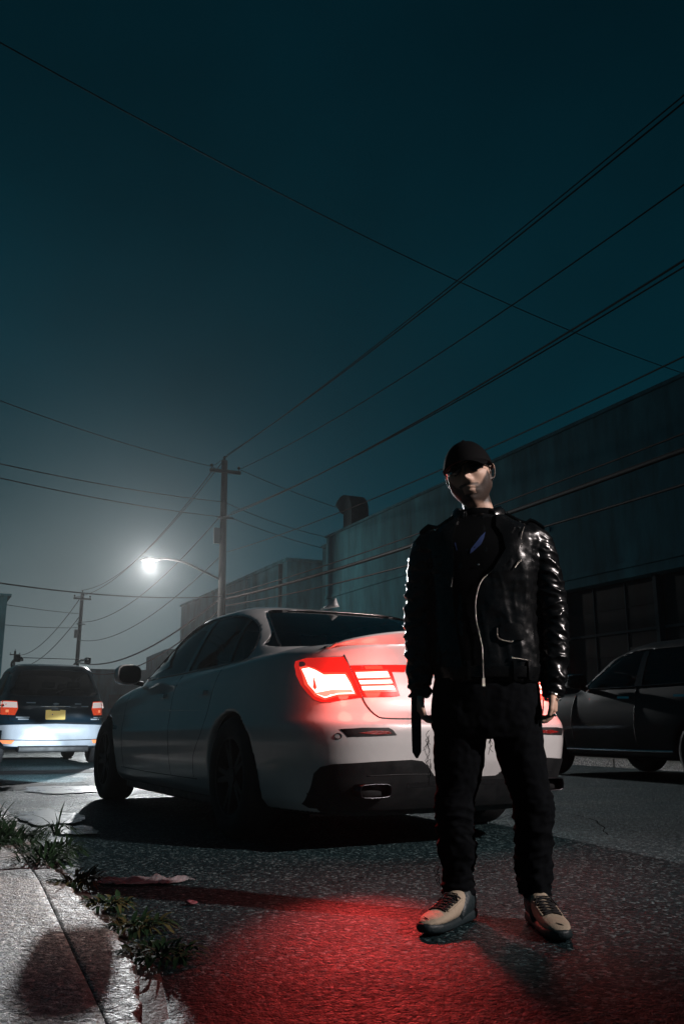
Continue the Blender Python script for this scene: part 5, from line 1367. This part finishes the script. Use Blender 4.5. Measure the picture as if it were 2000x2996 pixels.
# ================================================================== HAZE
bm = bmesh.new(); box(bm, -60, 80, -16, 230, -1.2, 15.5)
hz = obj('haze', bm, None, smooth=False)
hm = bpy.data.materials.new('haze_air'); hm.use_nodes = True; hn = hm.node_tree; hn.nodes.clear()
ho = hn.nodes.new('ShaderNodeOutputMaterial'); hv = hn.nodes.new('ShaderNodeVolumePrincipled')
hv.inputs['Color'].default_value = (0.95, 0.95, 0.95, 1); hv.inputs['Density'].default_value = HAZE; hv.inputs['Anisotropy'].default_value = 0.80
hn.links.new(hv.outputs[0], ho.inputs['Volume']); hz.data.materials.append(hm)
tag(hz, kind='stuff')
# ================================================================== WEEDS AND LITTER
def weed(x, y, n, h, spread, label, seed, mats=(LEAF,), broad=.5):
    rnd = random.Random(seed)
    t = thing('weed_clump', label, 'weed', (x, y, 0.0), 0)
    for mi, mm in enumerate(mats):
        bm = bmesh.new()
        for k in range(n // len(mats)):
            a = rnd.uniform(0, 2 * PI); r = spread * rnd.random() ** .7; bx, by = r * math.cos(a), r * math.sin(a)
            L = h * rnd.uniform(.45, 1.1); lean = rnd.uniform(.2, 1.9); la = a + rnd.uniform(-.9, .9); w = rnd.uniform(.0022, .0055) * (1 + 1.3 * broad * rnd.random())
            pts = []
            for q in range(6):
                s = q / 5; el = R(84) - lean * s * 1.1
                px = bx + math.cos(la) * L * s * math.cos(el) * 1.1; py = by + math.sin(la) * L * s * math.cos(el) * 1.1
                pts.append((px, py, .02 + L * (s * math.sin(max(el, .1)) * .9) - .02 * s))
            sx, sy = -math.sin(la), math.cos(la); vs = []
            for q, p in enumerate(pts):
                ww = w * (math.sin(PI * min(1, (q + .6) / 5.6)) + .05); zf = .25 * ww
                vs.append((bm.verts.new((p[0] - sx * ww, p[1] - sy * ww, p[2] + zf)), bm.verts.new(p), bm.verts.new((p[0] + sx * ww, p[1] + sy * ww, p[2] + zf))))
            for a_, b_ in zip(vs, vs[1:]):
                bm.faces.new((a_[0], a_[1], b_[1], b_[0])); bm.faces.new((a_[1], a_[2], b_[2], b_[1]))
        o = obj('leaves', bm, mm, t, normals=False); o['kind'] = 'stuff'
    return t
weed(.26, 6.1, 520, .20, .30, 'largest dark grass clump at the left edge of the sidewalk', 1)
weed(.48, 5.45, 480, .16, .22, 'dark grass clump beside the bright puddle at the kerb', 2)
weed(.66, 4.9, 260, .12, .15, 'low grass tuft at the kerb just behind the sidewalk joint', 3)
weed(.20, 5.2, 420, .15, .28, 'spread of grass over the sidewalk slab at the left edge', 4)
weed(.80, 5.6, 26, .24, .04, 'tall thin grass blades standing against the bright wet road', 5, broad=.1)
weed(.66, 3.95, 110, .10, .08, 'yellowish broad leaved weed beside the crumpled plastic', 6, (LEAFY, LEAF), .9)
weed(.69, 3.45, 110, .07, .08, 'small weed in the kerb next to the mirror shadow', 7, (LEAF, LEAFY), .8)
weed(.70, 3.05, 130, .08, .08, 'pale green weed growing from the kerb joint', 8, (LEAF, LEAFY), .9)
weed(.68, 2.68, 130, .07, .10, 'flat spreading weed nearest the camera on the kerb', 9, (LEAF,), .9)
weed(.60, 4.55, 160, .12, .12, 'short dark tuft between the big grass clump and the plastic', 10)
# crumpled plastic
bm = bmesh.new(); rows = []
for j in range(11):
    row = []
    for i in range(31):
        u, v = i / 30, j / 10; w = .085 * math.sin(PI * min(1, u * 1.05 + .03)) ** .6
        x = -.20 + .42 * u + .02 * noise.noise(Vector((u * 5, v * 3, 1))); y = (v - .5) * 2 * w + .03 * noise.noise(Vector((u * 6, 3, 2)))
        z = .006 + .016 * abs(noise.noise(Vector((u * 4, v * 3, 5)))) * 2 * math.sin(PI * v) + .008 * noise.noise(Vector((u * 20, v * 12, 5)))
        row.append(bm.verts.new((x, y, z)))
    rows.append(row)
for a, b in zip(rows, rows[1:]):
    for i in range(30): bm.faces.new((a[i], a[i + 1], b[i + 1], b[i]))
o = obj('crumpled_plastic', bm, PAPER, smooth=True); o.location = (.93, 3.98, 0); o.rotation_euler = (0, 0, R(-24))
tag(o, 'crumpled pale pink plastic bag flattened on the asphalt by the kerb', 'litter')
bm = bmesh.new(); tube(bm, [(0, 0, .006), (.03, .01, .006), (.055, .012, .006)], .005, 8)
o = obj('cigarette_end', bm, mat('yellow_paper', (.6, .45, .12), .7)); o.location = (2.34, 3.72, .003); o.rotation_euler.z = R(-25)
tag(o, 'small yellowish cigarette end lying left of the left shoe', 'litter')
bm = bmesh.new(); bmesh.ops.create_icosphere(bm, subdivisions=3, radius=.02)
for v in bm.verts: v.co *= 1 + .9 * noise.noise(v.co * 40); v.co.z = v.co.z * .35 + .01
o = obj('crumpled_wrapper', bm, mat('red_wrapper', (.16, .04, .05), .7)); o.location = (.98, 3.42, 0)
tag(o, 'small reddish crumpled wrapper on the dark asphalt', 'litter')
# low bushy tree behind the blue crossover
def tree(x, y, H, rad, label, seed, n=2600):
    rnd = random.Random(seed); t = thing('tree', label, 'tree', (x, y, 0))
    bm = bmesh.new(); tube(bm, [(0, 0, 0), (.1, 0, H * .3), (-.05, .1, H * .55), (.1, .1, H * .8)], [.16, .13, .09, .04], 8)
    for k in range(6):
        a = rnd.uniform(0, 2 * PI); z0 = H * rnd.uniform(.3, .6)
        tube(bm, [(0, 0, z0), (math.cos(a) * rad * .4, math.sin(a) * rad * .4, z0 + H * .15), (math.cos(a) * rad * .75, math.sin(a) * rad * .75, z0 + H * .25)], [.06, .04, .015], 6)
    obj('trunk', bm, WOOD, t)
    bm = bmesh.new(); cl = [(rnd.gauss(0, rad * .45), rnd.gauss(0, rad * .45), H * rnd.uniform(.4, .95), rad * rnd.uniform(.25, .5)) for _ in range(16)]
    for k in range(n):
        c = rnd.choice(cl); d = Vector((rnd.gauss(0, 1), rnd.gauss(0, 1), rnd.gauss(0, .8))).normalized() * c[3] * rnd.uniform(.6, 1.1)
        p = Vector(c[:3]) + d; s = rnd.uniform(.05, .11); u = Vector((rnd.gauss(0, 1), rnd.gauss(0, 1), rnd.gauss(0, 1))).normalized(); w = u.orthogonal().normalized()
        bm.faces.new([bm.verts.new(p + u * s), bm.verts.new(p + w * s * .5), bm.verts.new(p - u * s), bm.verts.new(p - w * s * .5)])
    o = obj('crown', bm, TREE_D, t, smooth=False, normals=False); o['kind'] = 'stuff'
tree(-1.2, 27, 2.9, 1.5, 'low bushy tree at the far left behind the blue crossover', 21)
tree(-1.8, 33, 3.6, 1.6, 'second bushy tree farther down the left side of the street', 22)
